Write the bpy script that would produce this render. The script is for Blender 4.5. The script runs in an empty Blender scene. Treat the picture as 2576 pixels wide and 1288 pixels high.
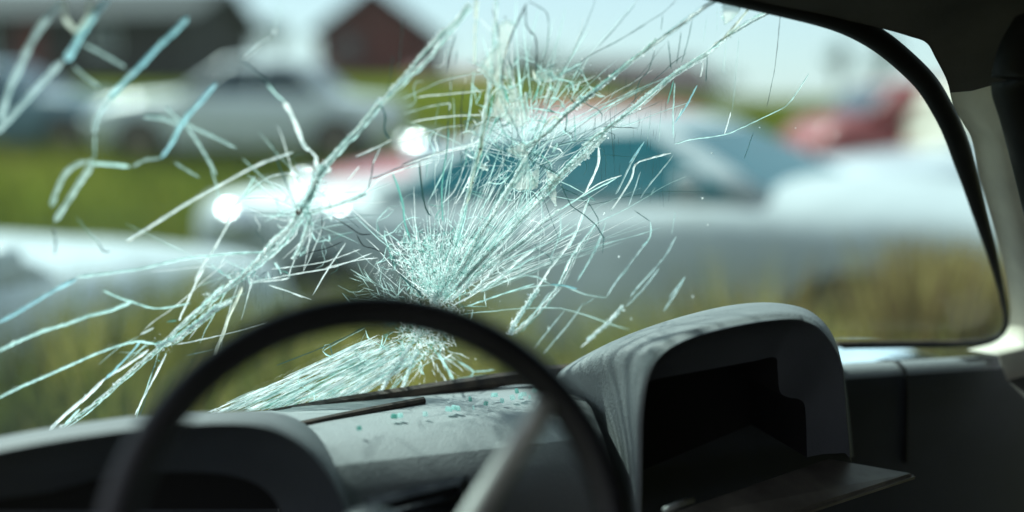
import bpy, bmesh, math, random
import numpy as np
from mathutils import Vector, Matrix
random.seed(7)
R = math.radians
SC = bpy.context.scene
# ------------------------------------------------------------------ camera, world, sun, exposure
CAM_H, PITCH, YAW = 1.40, R(8.7), R(17.0)          # eye height, camera tilt, car turned left of the camera axis
FPX = 2504.0                                        # focal length in pixels of a 2576 x 1288 frame (35 mm lens)
cam = bpy.data.cameras.new('camera')
cam.lens = 35.0; cam.sensor_width = 36.0; cam.clip_start = 0.02; cam.clip_end = 3000
cam.dof.use_dof = True; cam.dof.focus_distance = 1.13; cam.dof.aperture_fstop = 0.85; cam.dof.aperture_blades = 0
camo = bpy.data.objects.new('camera', cam); SC.collection.objects.link(camo)
camo.location = (0, 0, CAM_H); camo.rotation_euler = (R(90) - PITCH, 0, 0)
SC.camera = camo
SUN_AZ, SUN_EL = R(-48), R(46)                      # azimuth measured from +Y towards +X
W = bpy.data.worlds.new('World'); SC.world = W; W.use_nodes = True
nt = W.node_tree; nt.nodes.clear()
sky = nt.nodes.new('ShaderNodeTexSky'); sky.sky_type = 'NISHITA'; sky.sun_disc = False
sky.sun_elevation = SUN_EL; sky.sun_rotation = SUN_AZ; sky.dust_density = 0.4; sky.air_density = 1.0; sky.ozone_density = 1.0
bg = nt.nodes.new('ShaderNodeBackground'); bg.inputs[1].default_value = 0.15
wo = nt.nodes.new('ShaderNodeOutputWorld')
veil = nt.nodes.new('ShaderNodeMix'); veil.data_type = 'RGBA'; veil.inputs[0].default_value = .82; veil.inputs[7].default_value = (3.2, 3.3, 3.5, 1)   # thin even cloud
nt.links.new(sky.outputs[0], veil.inputs[6]); nt.links.new(veil.outputs[2], bg.inputs[0]); nt.links.new(bg.outputs[0], wo.inputs[0])
sl = bpy.data.lights.new('sun', 'SUN'); sl.energy = 4.6; sl.angle = R(2.2); sl.color = (1.0, 0.96, 0.88)
so = bpy.data.objects.new('sun', sl); SC.collection.objects.link(so)
sd = Vector((math.sin(SUN_AZ) * math.cos(SUN_EL), math.cos(SUN_AZ) * math.cos(SUN_EL), math.sin(SUN_EL)))
so.rotation_euler = sd.to_track_quat('Z', 'Y').to_euler(); so.location = (-20, 20, 30)
SC.view_settings.view_transform = 'Standard'; SC.view_settings.look = 'None'
SC.view_settings.exposure = 0.72; SC.view_settings.gamma = 1.0
SC.cycles.use_denoising = True
SC.cycles.transparent_max_bounces = 24; SC.cycles.max_bounces = 8; SC.cycles.sample_clamp_indirect = 4.0

# ------------------------------------------------------------------ helpers
COL = SC.collection
def ray(px, py):
    "direction in the world of a point of the photograph"
    x = (px - 1288) / FPX; y = (644 - py) / FPX
    return Vector((x, math.cos(PITCH) + y * math.sin(PITCH), -math.sin(PITCH) + y * math.cos(PITCH)))
def lray(px, py):
    "the same in the frame of the car we sit in (u right, v forward, z up)"
    d = ray(px, py); c, s = math.cos(YAW), math.sin(YAW)
    return Vector((d.x * c + d.y * s, -d.x * s + d.y * c, d.z))
def at_v(px, py, v):
    d = lray(px, py); return Vector((0, 0, CAM_H)) + d * (v / d.y)
def at_z(px, py, z):
    d = lray(px, py); return Vector((0, 0, CAM_H)) + d * ((z - CAM_H) / d.z)
def at_Y(px, py, Y):
    d = ray(px, py); return Vector((0, 0, CAM_H)) + d * (Y / d.y)
def Wv(u, z): return 1.165 - 0.42 * (z - 1.05) - 0.10 * (u - 0.35) ** 2      # the windscreen's surface
def on_glass(px, py, off=0.0):
    d = lray(px, py); t = 1.2
    for _ in range(12):
        p = Vector((0, 0, CAM_H)) + d * t
        t += (Wv(p.x, p.z) - off - p.y) / (d.y + 0.42 * d.z + 0.2 * (p.x - .35) * d.x)
    return Vector((0, 0, CAM_H)) + d * t
def gnorm(p): return Vector((-0.2 * (p.x - .35), -1, -0.42)).normalized()    # towards the driver

def obj(name, verts, faces, mat, parent=None, smooth=False, mats=None, fmat=None):
    me = bpy.data.meshes.new(name); me.from_pydata([tuple(v) for v in verts], [], faces); me.validate(); me.update()
    for m in (mats or [mat]): me.materials.append(m)
    if fmat: me.polygons.foreach_set('material_index', fmat[:len(me.polygons)])
    if smooth: me.polygons.foreach_set('use_smooth', [True] * len(me.polygons))
    o = bpy.data.objects.new(name, me); COL.objects.link(o); o.parent = parent
    return o
def tag(o, label=None, cat=None, group=None, kind=None):
    if label: o['label'] = label
    if cat: o['category'] = cat
    if group: o['group'] = group
    if kind: o['kind'] = kind
    return o
def empty(name, loc=(0, 0, 0), rz=0.0):
    o = bpy.data.objects.new(name, None); COL.objects.link(o); o.location = loc; o.rotation_euler = (0, 0, rz); o.empty_display_size = .2
    return o
class MB:
    def __init__(s): s.v = []; s.f = []
    def add(s, vs, fs):
        b = len(s.v); s.v += [tuple(v) for v in vs]; s.f += [tuple(i + b for i in f) for f in fs]
    def box(s, c, d, rot=None, bev=0.0):
        bm = bmesh.new(); bmesh.ops.create_cube(bm, size=1.0)
        for v in bm.verts: v.co = Vector((v.co.x * d[0], v.co.y * d[1], v.co.z * d[2]))
        if bev > 0: bmesh.ops.bevel(bm, geom=bm.edges[:], offset=bev, segments=2, affect='EDGES', profile=.6)
        M = (rot.to_4x4() if rot is not None else Matrix.Identity(4))
        bm.verts.ensure_lookup_table(); bm.verts.index_update()
        s.add([M @ v.co + Vector(c) for v in bm.verts], [[v.index for v in f.verts] for f in bm.faces]); bm.free()
    def grid(s, rows, closed=False, cap=False):
        n = len(rows[0]); b = len(s.v)
        for r in rows: s.v += [tuple(p) for p in r]
        for i in range(len(rows) - 1):
            for j in range(n if closed else n - 1):
                k = (j + 1) % n
                s.f.append((b + i * n + j, b + i * n + k, b + (i + 1) * n + k, b + (i + 1) * n + j))
        if cap:
            s.f.append(tuple(b + j for j in range(n))[::-1]); s.f.append(tuple(b + (len(rows) - 1) * n + j for j in range(n)))
    def tube(s, pts, rad, n=8, closed=False, up=Vector((0, 0, 1)), flat=1.0):
        pts = [Vector(p) for p in pts]; rows = []; N = len(pts)
        for i, p in enumerate(pts):
            a = pts[(i - 1) % N] if (closed or i) else p; c = pts[(i + 1) % N] if (closed or i < N - 1) else p
            t = (c - a).normalized(); x = t.cross(up)
            if x.length < 1e-4: x = t.cross(Vector((1, 0, 0)))
            x.normalize(); y = x.cross(t); r = rad[i] if isinstance(rad, (list, tuple)) else rad
            rows.append([p + x * (r * math.cos(2 * math.pi * k / n)) + y * (r * flat * math.sin(2 * math.pi * k / n)) for k in range(n)])
        if closed: rows.append(rows[0])
        s.grid(rows, closed=True, cap=not closed)
    def build(s, name, mat, parent=None, smooth=False): return obj(name, s.v, s.f, mat, parent, smooth)
def smoothpts(pts, n):
    "Catmull-Rom through 2D or 3D points, n samples per span"
    P = [Vector(p) for p in pts]; out = []
    for i in range(len(P) - 1):
        a, b, c, d = P[max(i - 1, 0)], P[i], P[i + 1], P[min(i + 2, len(P) - 1)]
        for k in range(n):
            t = k / n
            out.append(.5 * ((2 * b) + (c - a) * t + (2 * a - 5 * b + 4 * c - d) * t * t + (3 * b - a - 3 * c + d) * t ** 3))
    out.append(P[-1]); return out

# ------------------------------------------------------------------ materials
def newmat(name):
    m = bpy.data.materials.new(name); m.use_nodes = True; m.node_tree.nodes.clear(); return m, m.node_tree
def L(t, a, b): t.links.new(a, b)
def pmat(name, col, rough=.6, metal=0.0, spec=.5, var=.15, scale=8.0, bump=0.0, bscale=60.0, coat=0.0, col2=None, detail=6):
    m, t = newmat(name); N = t.nodes
    out = N.new('ShaderNodeOutputMaterial'); p = N.new('ShaderNodeBsdfPrincipled'); L(t, p.outputs[0], out.inputs[0])
    tc = N.new('ShaderNodeTexCoord'); no = N.new('ShaderNodeTexNoise'); no.inputs['Scale'].default_value = scale; no.inputs['Detail'].default_value = detail
    L(t, tc.outputs['Object'], no.inputs['Vector'])
    mx = N.new('ShaderNodeMix'); mx.data_type = 'RGBA'
    c2 = col2 or tuple(c * (1 - 2 * var) for c in col)
    mx.inputs[6].default_value = (*[max(c, 0) for c in c2], 1); mx.inputs[7].default_value = (*[c * (1 + (0 if col2 else var)) for c in col], 1)
    rp = N.new('ShaderNodeMapRange'); rp.inputs[1].default_value = .35; rp.inputs[2].default_value = .65
    L(t, no.outputs[0], rp.inputs[0]); L(t, rp.outputs[0], mx.inputs[0]); L(t, mx.outputs[2], p.inputs['Base Color'])
    rr = N.new('ShaderNodeMapRange'); rr.inputs[3].default_value = max(rough - .1, .02); rr.inputs[4].default_value = min(rough + .1, 1)
    L(t, no.outputs[0], rr.inputs[0]); L(t, rr.outputs[0], p.inputs['Roughness'])
    p.inputs['Metallic'].default_value = metal; p.inputs['Specular IOR Level'].default_value = spec
    if coat: p.inputs['Coat Weight'].default_value = coat; p.inputs['Coat Roughness'].default_value = .08
    if bump:
        n2 = N.new('ShaderNodeTexNoise'); n2.inputs['Scale'].default_value = bscale; n2.inputs['Detail'].default_value = 8
        L(t, tc.outputs['Object'], n2.inputs['Vector'])
        b = N.new('ShaderNodeBump'); b.inputs['Strength'].default_value = bump; b.inputs['Distance'].default_value = .004
        L(t, n2.outputs[0], b.inputs['Height']); L(t, b.outputs[0], p.inputs['Normal'])
    return m
def crackmat(name, col, tr=.5, gl=.2, alpha=1.0, rough=.3, dark=(.10, .30, .29), vary=.6):
    "broken glass edge: scatters light through, glints, lets part of the view through; every splinter and every stretch of it differs"
    tr = min(.86, tr + .2) if max(col) > .3 else tr; gl *= .7
    m, t = newmat(name); N = t.nodes
    out = N.new('ShaderNodeOutputMaterial')
    tc = N.new('ShaderNodeTexCoord'); ge = N.new('ShaderNodeNewGeometry')
    no = N.new('ShaderNodeTexNoise'); no.inputs['Scale'].default_value = 55; no.inputs['Detail'].default_value = 7; no.inputs['Roughness'].default_value = .7
    L(t, tc.outputs['Object'], no.inputs['Vector'])
    ad = N.new('ShaderNodeMath'); ad.operation = 'MULTIPLY_ADD'; ad.inputs[1].default_value = .34; L(t, ge.outputs['Random Per Island'], ad.inputs[0]); L(t, no.outputs[0], ad.inputs[2])
    mr = N.new('ShaderNodeMapRange'); mr.inputs[1].default_value = .46; mr.inputs[2].default_value = .72; L(t, ad.outputs[0], mr.inputs[0])
    mx = N.new('ShaderNodeMix'); mx.data_type = 'RGBA'; mx.inputs[6].default_value = (*[d * vary + c * (1 - vary) for d, c in zip(dark, col)], 1); mx.inputs[7].default_value = (*col, 1); L(t, mr.outputs[0], mx.inputs[0])
    d = N.new('ShaderNodeBsdfDiffuse'); L(t, mx.outputs[2], d.inputs[0])
    a = N.new('ShaderNodeBsdfTranslucent'); L(t, mx.outputs[2], a.inputs[0])
    g = N.new('ShaderNodeBsdfGlossy'); g.inputs['Roughness'].default_value = rough; g.inputs[0].default_value = (.95, 1, 1, 1)
    m1 = N.new('ShaderNodeMixShader'); m1.inputs[0].default_value = tr; L(t, d.outputs[0], m1.inputs[1]); L(t, a.outputs[0], m1.inputs[2])
    m2 = N.new('ShaderNodeMixShader'); m2.inputs[0].default_value = gl; L(t, m1.outputs[0], m2.inputs[1]); L(t, g.outputs[0], m2.inputs[2])
    tp = N.new('ShaderNodeBsdfTransparent'); tp.inputs[0].default_value = (.88, .97, .96, 1)
    al = N.new('ShaderNodeMapRange'); al.inputs[3].default_value = alpha * (1 - .62 * vary); al.inputs[4].default_value = min(1, alpha * 1.08); L(t, mr.outputs[0], al.inputs[0])
    m3 = N.new('ShaderNodeMixShader'); L(t, al.outputs[0], m3.inputs[0]); L(t, tp.outputs[0], m3.inputs[1]); L(t, m2.outputs[0], m3.inputs[2])
    L(t, m3.outputs[0], out.inputs[0]); return m
def leafmat(name, stops, tr=.45, attr='tint'):
    m, t = newmat(name); N = t.nodes
    out = N.new('ShaderNodeOutputMaterial')
    at = N.new('ShaderNodeAttribute'); at.attribute_name = attr
    cr = N.new('ShaderNodeValToRGB'); e = cr.color_ramp.elements
    e[0].position, e[0].color = stops[0][0], (*stops[0][1], 1); e[1].position, e[1].color = stops[-1][0], (*stops[-1][1], 1)
    for p, c in stops[1:-1]:
        x = e.new(p); x.color = (*c, 1)
    L(t, at.outputs['Fac'], cr.inputs[0])
    d = N.new('ShaderNodeBsdfDiffuse'); a = N.new('ShaderNodeBsdfTranslucent')
    L(t, cr.outputs[0], d.inputs[0]); L(t, cr.outputs[0], a.inputs[0])
    mx = N.new('ShaderNodeMixShader'); mx.inputs[0].default_value = tr; L(t, d.outputs[0], mx.inputs[1]); L(t, a.outputs[0], mx.inputs[2])
    L(t, mx.outputs[0], out.inputs[0]); return m
M = {}
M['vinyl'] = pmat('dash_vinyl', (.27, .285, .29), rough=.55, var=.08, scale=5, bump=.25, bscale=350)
M['vinyl_shaded'] = pmat('binnacle_vinyl_shaded', (.15, .155, .16), rough=.6, var=.1, scale=5, bump=.25, bscale=350)  # darker copy of the dash vinyl, shade on the hump put into the colour
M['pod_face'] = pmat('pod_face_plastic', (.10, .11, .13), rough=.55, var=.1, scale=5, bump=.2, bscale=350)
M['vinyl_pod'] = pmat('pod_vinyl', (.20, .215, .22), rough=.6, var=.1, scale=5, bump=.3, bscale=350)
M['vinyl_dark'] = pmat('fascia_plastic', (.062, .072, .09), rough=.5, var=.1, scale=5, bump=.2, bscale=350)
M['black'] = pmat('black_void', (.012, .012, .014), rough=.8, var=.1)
M['rubber'] = pmat('seal_rubber', (.014, .014, .015), rough=.6, var=.2, scale=20, spec=.3)
M['wheel_plastic'] = pmat('wheel_plastic', (.022, .022, .026), rough=.38, var=.2, scale=12)
M['spoke_metal'] = pmat('spoke_metal', (.62, .63, .60), rough=.45, metal=.2, var=.08, scale=15)
M['rust_trim'] = pmat('rusted_trim', (.085, .06, .045), rough=.8, var=.3, scale=45, col2=(.018, .013, .012))
M['pillar_paint'] = pmat('pillar_paint', (.80, .75, .62), rough=.5, var=.08, scale=9, col2=(.58, .54, .46))
M['headlining'] = pmat('headlining', (.07, .062, .055), rough=.9, var=.15, scale=10, bump=.2, bscale=200)
M['own_paint'] = pmat('own_car_paint', (.38, .47, .55), rough=.35, var=.1, coat=.5)
M['lid'] = pmat('glovebox_lid', (.34, .32, .28), rough=.7, var=.2, scale=14, bump=.2)
M['crack_white'] = crackmat('crack_white', (1.0, 1.0, 1.0), .68, .2, .92, vary=.5)
M['crack_teal'] = crackmat('crack_teal', (.76, 1.0, .97), .6, .22, .9, vary=.45)
M['crack_blue'] = crackmat('crack_blue', (.45, .78, .88), .5, .3, .85, .15, vary=.35)
M['crack_pale'] = crackmat('crack_pale', (.80, .95, .97), .55, .25, .5)
M['crack_green'] = crackmat('crack_green', (.16, .52, .45), .5, .25, .8)
M['crack_cream'] = crackmat('crack_cream', (.84, .82, .72), .55, .12, .85)
M['crack_plate'] = crackmat('crack_plate', (.84, .79, .74), .45, .05, .5)
M['crack_faint'] = crackmat('crack_faint', (.74, .92, .90), .55, .2, .48)
M['crack_dark'] = crackmat('crack_dark', (.03, .13, .13), .3, .12, .85)
M['crack_black'] = crackmat('crack_black', (.035, .05, .055), .3, .08, .85)  # near-black crack lines, also used for the scratches
M['crack_frost'] = crackmat('crack_frost', (.80, 1.0, .97), .62, .25, .72, vary=.5)
M['chip_brown'] = pmat('dirt_chip', (.16, .07, .03), rough=.8)
# windscreen glass: clear, slightly green, with dust that scatters a little light, thicker where the glass is crazed
m, t = newmat('windscreen_glass'); N = t.nodes
out = N.new('ShaderNodeOutputMaterial'); tp = N.new('ShaderNodeBsdfTransparent'); tp.inputs[0].default_value = (.70, .92, .92, 1)
gl = N.new('ShaderNodeBsdfGlossy'); gl.inputs['Roughness'].default_value = .03; tr = N.new('ShaderNodeBsdfTranslucent'); tr.inputs[0].default_value = (.62, .88, .88, 1)
fr = N.new('ShaderNodeFresnel'); fr.inputs[0].default_value = 1.3
tc = N.new('ShaderNodeTexCoord'); n1 = N.new('ShaderNodeTexNoise'); n1.inputs['Scale'].default_value = 5; n1.inputs['Detail'].default_value = 8
L(t, tc.outputs['Object'], n1.inputs['Vector'])
GLASS_C = on_glass(1400, 650)
vd = N.new('ShaderNodeVectorMath'); vd.operation = 'DISTANCE'; vd.inputs[1].default_value = GLASS_C; L(t, tc.outputs['Object'], vd.inputs[0])
fall = N.new('ShaderNodeMapRange'); fall.inputs[1].default_value = .20; fall.inputs[2].default_value = .02; fall.inputs[3].default_value = .010; fall.inputs[4].default_value = .06
fall.interpolation_type = 'SMOOTHSTEP'; L(t, vd.outputs['Value'], fall.inputs[0])
nm = N.new('ShaderNodeMapRange'); nm.inputs[1].default_value = .3; nm.inputs[2].default_value = .7; nm.inputs[3].default_value = .5; nm.inputs[4].default_value = 1.0
L(t, n1.outputs[0], nm.inputs[0])
ml = N.new('ShaderNodeMath'); ml.operation = 'MULTIPLY'; L(t, fall.outputs[0], ml.inputs[0]); L(t, nm.outputs[0], ml.inputs[1])
m1 = N.new('ShaderNodeMixShader'); L(t, ml.outputs[0], m1.inputs[0]); L(t, tp.outputs[0], m1.inputs[1]); L(t, tr.outputs[0], m1.inputs[2])
m2 = N.new('ShaderNodeMixShader'); L(t, fr.outputs[0], m2.inputs[0]); L(t, m1.outputs[0], m2.inputs[1]); L(t, gl.outputs[0], m2.inputs[2])
L(t, m2.outputs[0], out.inputs[0]); M['glass'] = m
# outside
M['soil'] = None
m, t = newmat('field_ground'); N = t.nodes
out = N.new('ShaderNodeOutputMaterial'); p = N.new('ShaderNodeBsdfPrincipled'); p.inputs['Roughness'].default_value = 1; p.inputs['Specular IOR Level'].default_value = 0
tc = N.new('ShaderNodeTexCoord'); n1 = N.new('ShaderNodeTexNoise'); n1.inputs['Scale'].default_value = .55; n1.inputs['Detail'].default_value = 9
cr = N.new('ShaderNodeValToRGB'); e = cr.color_ramp.elements
e[0].position = .3; e[0].color = (.055, .062, .012, 1); e[1].position = .7; e[1].color = (.17, .165, .025, 1); x = e.new(.5); x.color = (.10, .125, .015, 1)
L(t, tc.outputs['Object'], n1.inputs['Vector']); L(t, n1.outputs[0], cr.inputs[0]); L(t, cr.outputs[0], p.inputs['Base Color']); L(t, p.outputs[0], out.inputs[0]); M['ground'] = m
M['grass'] = leafmat('grass_blades', [(0, (.04, .062, .009)), (.45, (.11, .135, .014)), (.8, (.20, .18, .024)), (1, (.30, .24, .07))], .5)
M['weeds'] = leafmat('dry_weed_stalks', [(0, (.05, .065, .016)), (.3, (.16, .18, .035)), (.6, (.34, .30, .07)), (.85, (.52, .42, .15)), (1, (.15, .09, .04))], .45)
M['leaf'] = leafmat('tree_leaves', [(0, (.03, .05, .03)), (.5, (.06, .09, .05)), (1, (.10, .13, .07))], .4)
M['bark'] = pmat('bark', (.10, .08, .06), rough=.9, scale=20)
M['silver'] = pmat('silver_paint', (.47, .50, .51), rough=.55, metal=.1, var=.04, spec=.3)
M['white'] = pmat('white_paint', (.62, .65, .66), rough=.35, var=.05, coat=.5)
M['palewhite'] = pmat('weathered_white_paint', (.56, .61, .62), rough=.45, var=.08, coat=.3)
M['red'] = pmat('red_paint', (.50, .055, .06), rough=.35, var=.1, coat=.5)
M['faded_red'] = pmat('faded_red_paint', (.28, .04, .038), rough=.5, var=.15, coat=.2)
M['steel'] = pmat('steel_blue_paint', (.12, .20, .25), rough=.4, var=.1, coat=.4)
M['grey'] = pmat('grey_paint', (.48, .51, .54), rough=.4, var=.06, coat=.4)
M['cream'] = pmat('cream_paint', (.52, .48, .38), rough=.4, var=.05, coat=.4)
M['carglass'] = pmat('car_window_glass', (.010, .12, .15), rough=.12, var=.1, spec=.12)
M['darkglass'] = pmat('dark_car_glass', (.022, .04, .055), rough=.1, var=.1, spec=.25)
M['tyre'] = pmat('tyre_rubber', (.02, .02, .02), rough=.85)
M['chrome'] = pmat('chrome', (.75, .76, .78), rough=.18, metal=1.0, var=.03)
M['bumper'] = pmat('dull_bumper', (.45, .46, .47), rough=.45, metal=.8)
M['hub'] = pmat('hub_steel', (.30, .22, .17), rough=.5, metal=.5, var=.25, scale=20)
M['lamp'] = pmat('lamp_lens', (.55, .56, .54), rough=.35, var=.03, spec=.4)
M['tail'] = pmat('tail_lens', (.35, .02, .02), rough=.2, spec=.8)
M['barn'] = pmat('barn_boards', (.05, .04, .038), rough=.9, var=.2, scale=3)
M['roof_dark'] = pmat('dark_roof_felt', (.02, .025, .028), rough=.9, var=.2, scale=4)
M['red_boards'] = pmat('dark_red_boards', (.14, .040, .036), rough=.9, var=.2, scale=3)
M['brown_roof'] = pmat('brown_roof', (.085, .055, .055), rough=.9, var=.15, scale=3)
M['red_roof'] = pmat('red_sheet_roof', (.20, .05, .045), rough=.7, var=.15, scale=3)
M['trim'] = pmat('white_trim', (.6, .6, .58), rough=.6)
M['door'] = pmat('rust_red_door', (.16, .035, .03), rough=.7)
M['pane'] = pmat('house_pane', (.03, .04, .05), rough=.1, spec=.8)
# ================================================================== THE CAR WE SIT IN
own = tag(empty('derelict_car', (0, 0, 0), YAW), 'wrecked old car seen from its driver seat, shattered windscreen, grey dashboard, black steering wheel', 'car')
# ---- body shell that keeps the light out (floor, rear wall, doors, roof)
s = MB()
s.box((.35, -.35, .30), (1.62, 2.9, .04)); s.box((.35, -1.80, .85), (1.62, .04, 1.1)); s.build('floor_pan', M['black'], own)
for sx, nm in ((-.50, 'L'), (1.24, 'R')):
    d = MB(); d.box((sx, -.25, .66), (.05, 2.2, .66), bev=.012); d.box((sx, -.75, 1.25), (.05, .10, .56), bev=.012)
    if sx < 0: d.box((sx, -1.3, 1.25), (.05, 1.0, .56))
    else: d.box((sx, -.52, 1.25), (.05, 2.5, .60))  # right window opening filled in, an added unseen panel to darken the interior
    d.build('door', M['headlining'], own)
# ---- windscreen
us = np.linspace(-.44, 1.16, 33); zs = np.linspace(1.00, 1.60, 17)
g = MB(); g.grid([[(u, Wv(u, z), z) for u in us] for z in zs])
screen = g.build('windscreen', M['glass'], own, True)
# ---- rubber seal: the edge as seen, put on the glass
EDGE = [(1500, -140), (1640, -80), (1780, -34), (1870, -12), (1960, 9), (2060, 34), (2130, 58), (2200, 95), (2262, 142), (2325, 203), (2364, 262), (2400, 335),
        (2436, 440), (2466, 540), (2496, 640), (2518, 730), (2530, 795), (2522, 838), (2480, 860), (2380, 867), (2250, 868), (2120, 870)]
ep = smoothpts([on_glass(x, y, .012) for x, y in EDGE], 6)
rad = []
for i in range(len(ep)):
    f = i / (len(ep) - 1)
    rad.append(.0135 - .0005 * min(1, f * 2) - (.010 * max(0, (f - .55) / .2) if f < .75 else .010))
rad = [max(r, .0045) for r in rad]
sm = MB(); sm.tube(ep, rad, 10, flat=.8, up=Vector((0, -1, 0))); sm.build('windscreen_seal', M['rubber'], own, True)
# ---- roof front, pillar and scuttle corner: one swept trim
AP = [(1560, -150), (1700, -72), (1790, -25), (1870, 0), (1960, 20), (2060, 38), (2130, 52), (2178, 62), (2240, 78), (2288, 92), (2330, 108), (2353, 146), (2382, 204), (2397, 262),
      (2422, 310), (2444, 350), (2462, 440), (2490, 540), (2518, 640), (2536, 730), (2541, 795), (2531, 835), (2500, 862), (2430, 880)]
ap = smoothpts([on_glass(x, y, .022) for x, y in AP], 6)
cen = Vector((.35, Wv(.35, 1.28), 1.28)); rowA = []; rowB = []; rowC = []; rowD = []; rowE = []
for i, p in enumerate(ap):
    a = ap[max(i - 1, 0)]; b = ap[min(i + 1, len(ap) - 1)]; tn = (b - a).normalized(); n = gnorm(p)
    o = tn.cross(n); o = o if o.dot(p - cen) > 0 else -o; o.normalize()
    f = i / (len(ap) - 1)
    k = max(0.0, min(1.0, (f - .48) / .16))          # header 0 -> pillar 1
    back = Vector((0, -1, 0))
    rowA.append(p); rowB.append(p + o * (.012 - .020 * k) + back * (.012 + .045 * k)); rowC.append(p + o * (.04 - .012 * k) + back * (.05 + .028 * k))
    rowD.append(p + o * .10 + back * .20); rowE.append(p + o * (.17 + .03 * k) + back * .55)
rows = [[r[i] for r in (rowA, rowB, rowC, rowD, rowE)] for i in range(len(ap))]
nh = int(len(ap) * .54)
h = MB(); h.grid(rows[:nh + 1]); hd = h.build('roof_header', M['headlining'], own, True)
h = MB(); h.grid([[r[0], r[0] * .6 + r[1] * .4, r[1], r[2]] for r in rows[nh:]]); pl = h.build('windscreen_pillar', M['pillar_paint'], own, True)
h = MB(); h.grid([[r[2], r[3], r[4]] for r in rows[nh:]]); h.build('pillar_trim', M['headlining'], own, True)
# thin weatherstrip of the door behind the pillar
dp = smoothpts([at_v(x, y, .86) for x, y in ((2740, -60), (2650, 15), (2592, 80), (2560, 146), (2550, 218), (2570, 290), (2608, 437), (2645, 600), (2690, 800))], 6)
dt = MB(); dt.tube(dp, .022, 10); dt.build('door_seal', M['rubber'], own, True)
# chip of yellowed filler on the pillar
yb = MB(); q = smoothpts([on_glass(x, y, .03) + Vector((0.012, -.03, 0)) for x, y in ((2432, 228), (2450, 240), (2472, 244), (2490, 238))], 4)
yb.tube(q, .007, 8); yb.build('filler_patch', M['cream'], own, True)
# roof sheet
rf = MB(); rr = []
for v in np.linspace(1.04, -1.8, 12):
    rr.append([(u, v, 1.535 + .05 * (1 - ((u - .35) / .9) ** 2) + .02 * min(1, (1.04 - v)) - .0 * u) for u in np.linspace(-.52, 1.26, 13)])
rf.grid(rr); rf.build('roof', M['headlining'], own, True)

# ---- dashboard: a lofted section along the car's width
secA = [(1.178, 1.046), (1.145, 1.052), (1.10, 1.058), (1.05, 1.062), (1.01, 1.062), (.98, 1.057), (.955, 1.046), (.935, 1.029), (.920, 1.005), (.910, .975), (.904, .94), (.898, .86), (.89, .72), (.89, .45)]
secB = [(1.172, 1.034), (1.155, 1.047), (1.135, 1.055), (1.115, 1.059), (1.100, 1.059), (1.090, 1.055), (1.084, 1.046), (1.081, 1.032), (1.079, 1.01), (1.077, .98), (1.073, .93), (1.07, .86), (1.06, .72), (1.05, .45)]
def section(u):
    k = max(min(1, max(0, (u - .395) / .03)), min(1, max(0, (.085 - u) / .03))); k = k * k * (3 - 2 * k)
    c = -.10 * (u - .35) ** 2
    return [(u, a[0] * (1 - k) + b[0] * k + c * (1 if i < 4 else .6), a[1] * (1 - k) + b[1] * k) for i, (a, b) in enumerate(zip(secA, secB))]
rows = [section(u) for u in np.linspace(-.48, 1.22, 137)]
top = MB(); top.grid([r[:7] for r in rows]); ci = [i for i, r in enumerate(rows) if .05 <= r[0][0] <= .43]; top.grid([rows[i][6:] for i in ci]); dash = top.build('dashboard', M['vinyl'], own, True)
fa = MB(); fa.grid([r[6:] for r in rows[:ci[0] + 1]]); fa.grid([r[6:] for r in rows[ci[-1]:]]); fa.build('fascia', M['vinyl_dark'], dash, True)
# seam on the right part
sp = smoothpts([Vector((.868, p[1] - .001, p[2])) for p in section(.868)][1:11], 2)
sb = MB(); sb.tube(sp, .0032, 6, up=Vector((1, 0, 0))); sb.build('panel_joint', M['black'], dash, True)

# ---- hood over the open glovebox
F = [(1596, 1330), (1598, 1200), (1599, 1120), (1601, 1040), (1612, 960), (1632, 905), (1660, 872), (1700, 848), (1760, 826), (1830, 809), (1895, 797), (1960, 790), (2005, 791), (2045, 805), (2072, 829), (2095, 862), (2114, 905), (2122, 960), (2128, 1040), (2134, 1100), (2138, 1150)]
B = [(1500, 1330), (1500, 1200), (1490, 1120), (1470, 1060), (1440, 1015), (1405, 975), (1400, 945), (1440, 912), (1500, 880), (1580, 848), (1670, 818), (1765, 793), (1860, 780), (1945, 777), (2010, 783), (2060, 810), (2092, 850), (2112, 900), (2124, 955), (2136, 1040), (2146, 1150)]
VF, VB = .905, 1.085
fp = smoothpts([at_v(x, y, VF) for x, y in F], 5); bp = smoothpts([at_v(x, y, VB) for x, y in B], 5)
hoodrows = []
for k in np.linspace(0, 1, 11):
    bul = .012 * math.sin(math.pi * k)
    hoodrows.append([f.lerp(b, k) + Vector((0, 0, bul * math.sin(math.pi * min(1, max(0, i / (len(fp) - 1)))))) for i, (f, b) in enumerate(zip(fp, bp))])
# rolled front lip
lip1 = [p + Vector((.002 * (1 if i > 60 else -1) * -1, -.006, -.004)) for i, p in enumerate(fp)]
cenf = sum(fp, Vector()) / len(fp)
lip2 = [p.lerp(cenf, .035) + Vector((0, -.007, -.002)) for p in fp]
lip3 = [p.lerp(cenf, .06) + Vector((0, -.002, 0)) for p in fp]
dn = [Vector((p.x, p.y + .03, p.z - .14)) for p in bp]
hb = MB(); hb.grid([lip2, lip1] + hoodrows + [dn]); hood = hb.build('glovebox_hood', M['vinyl_pod'], dash, True)
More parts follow.
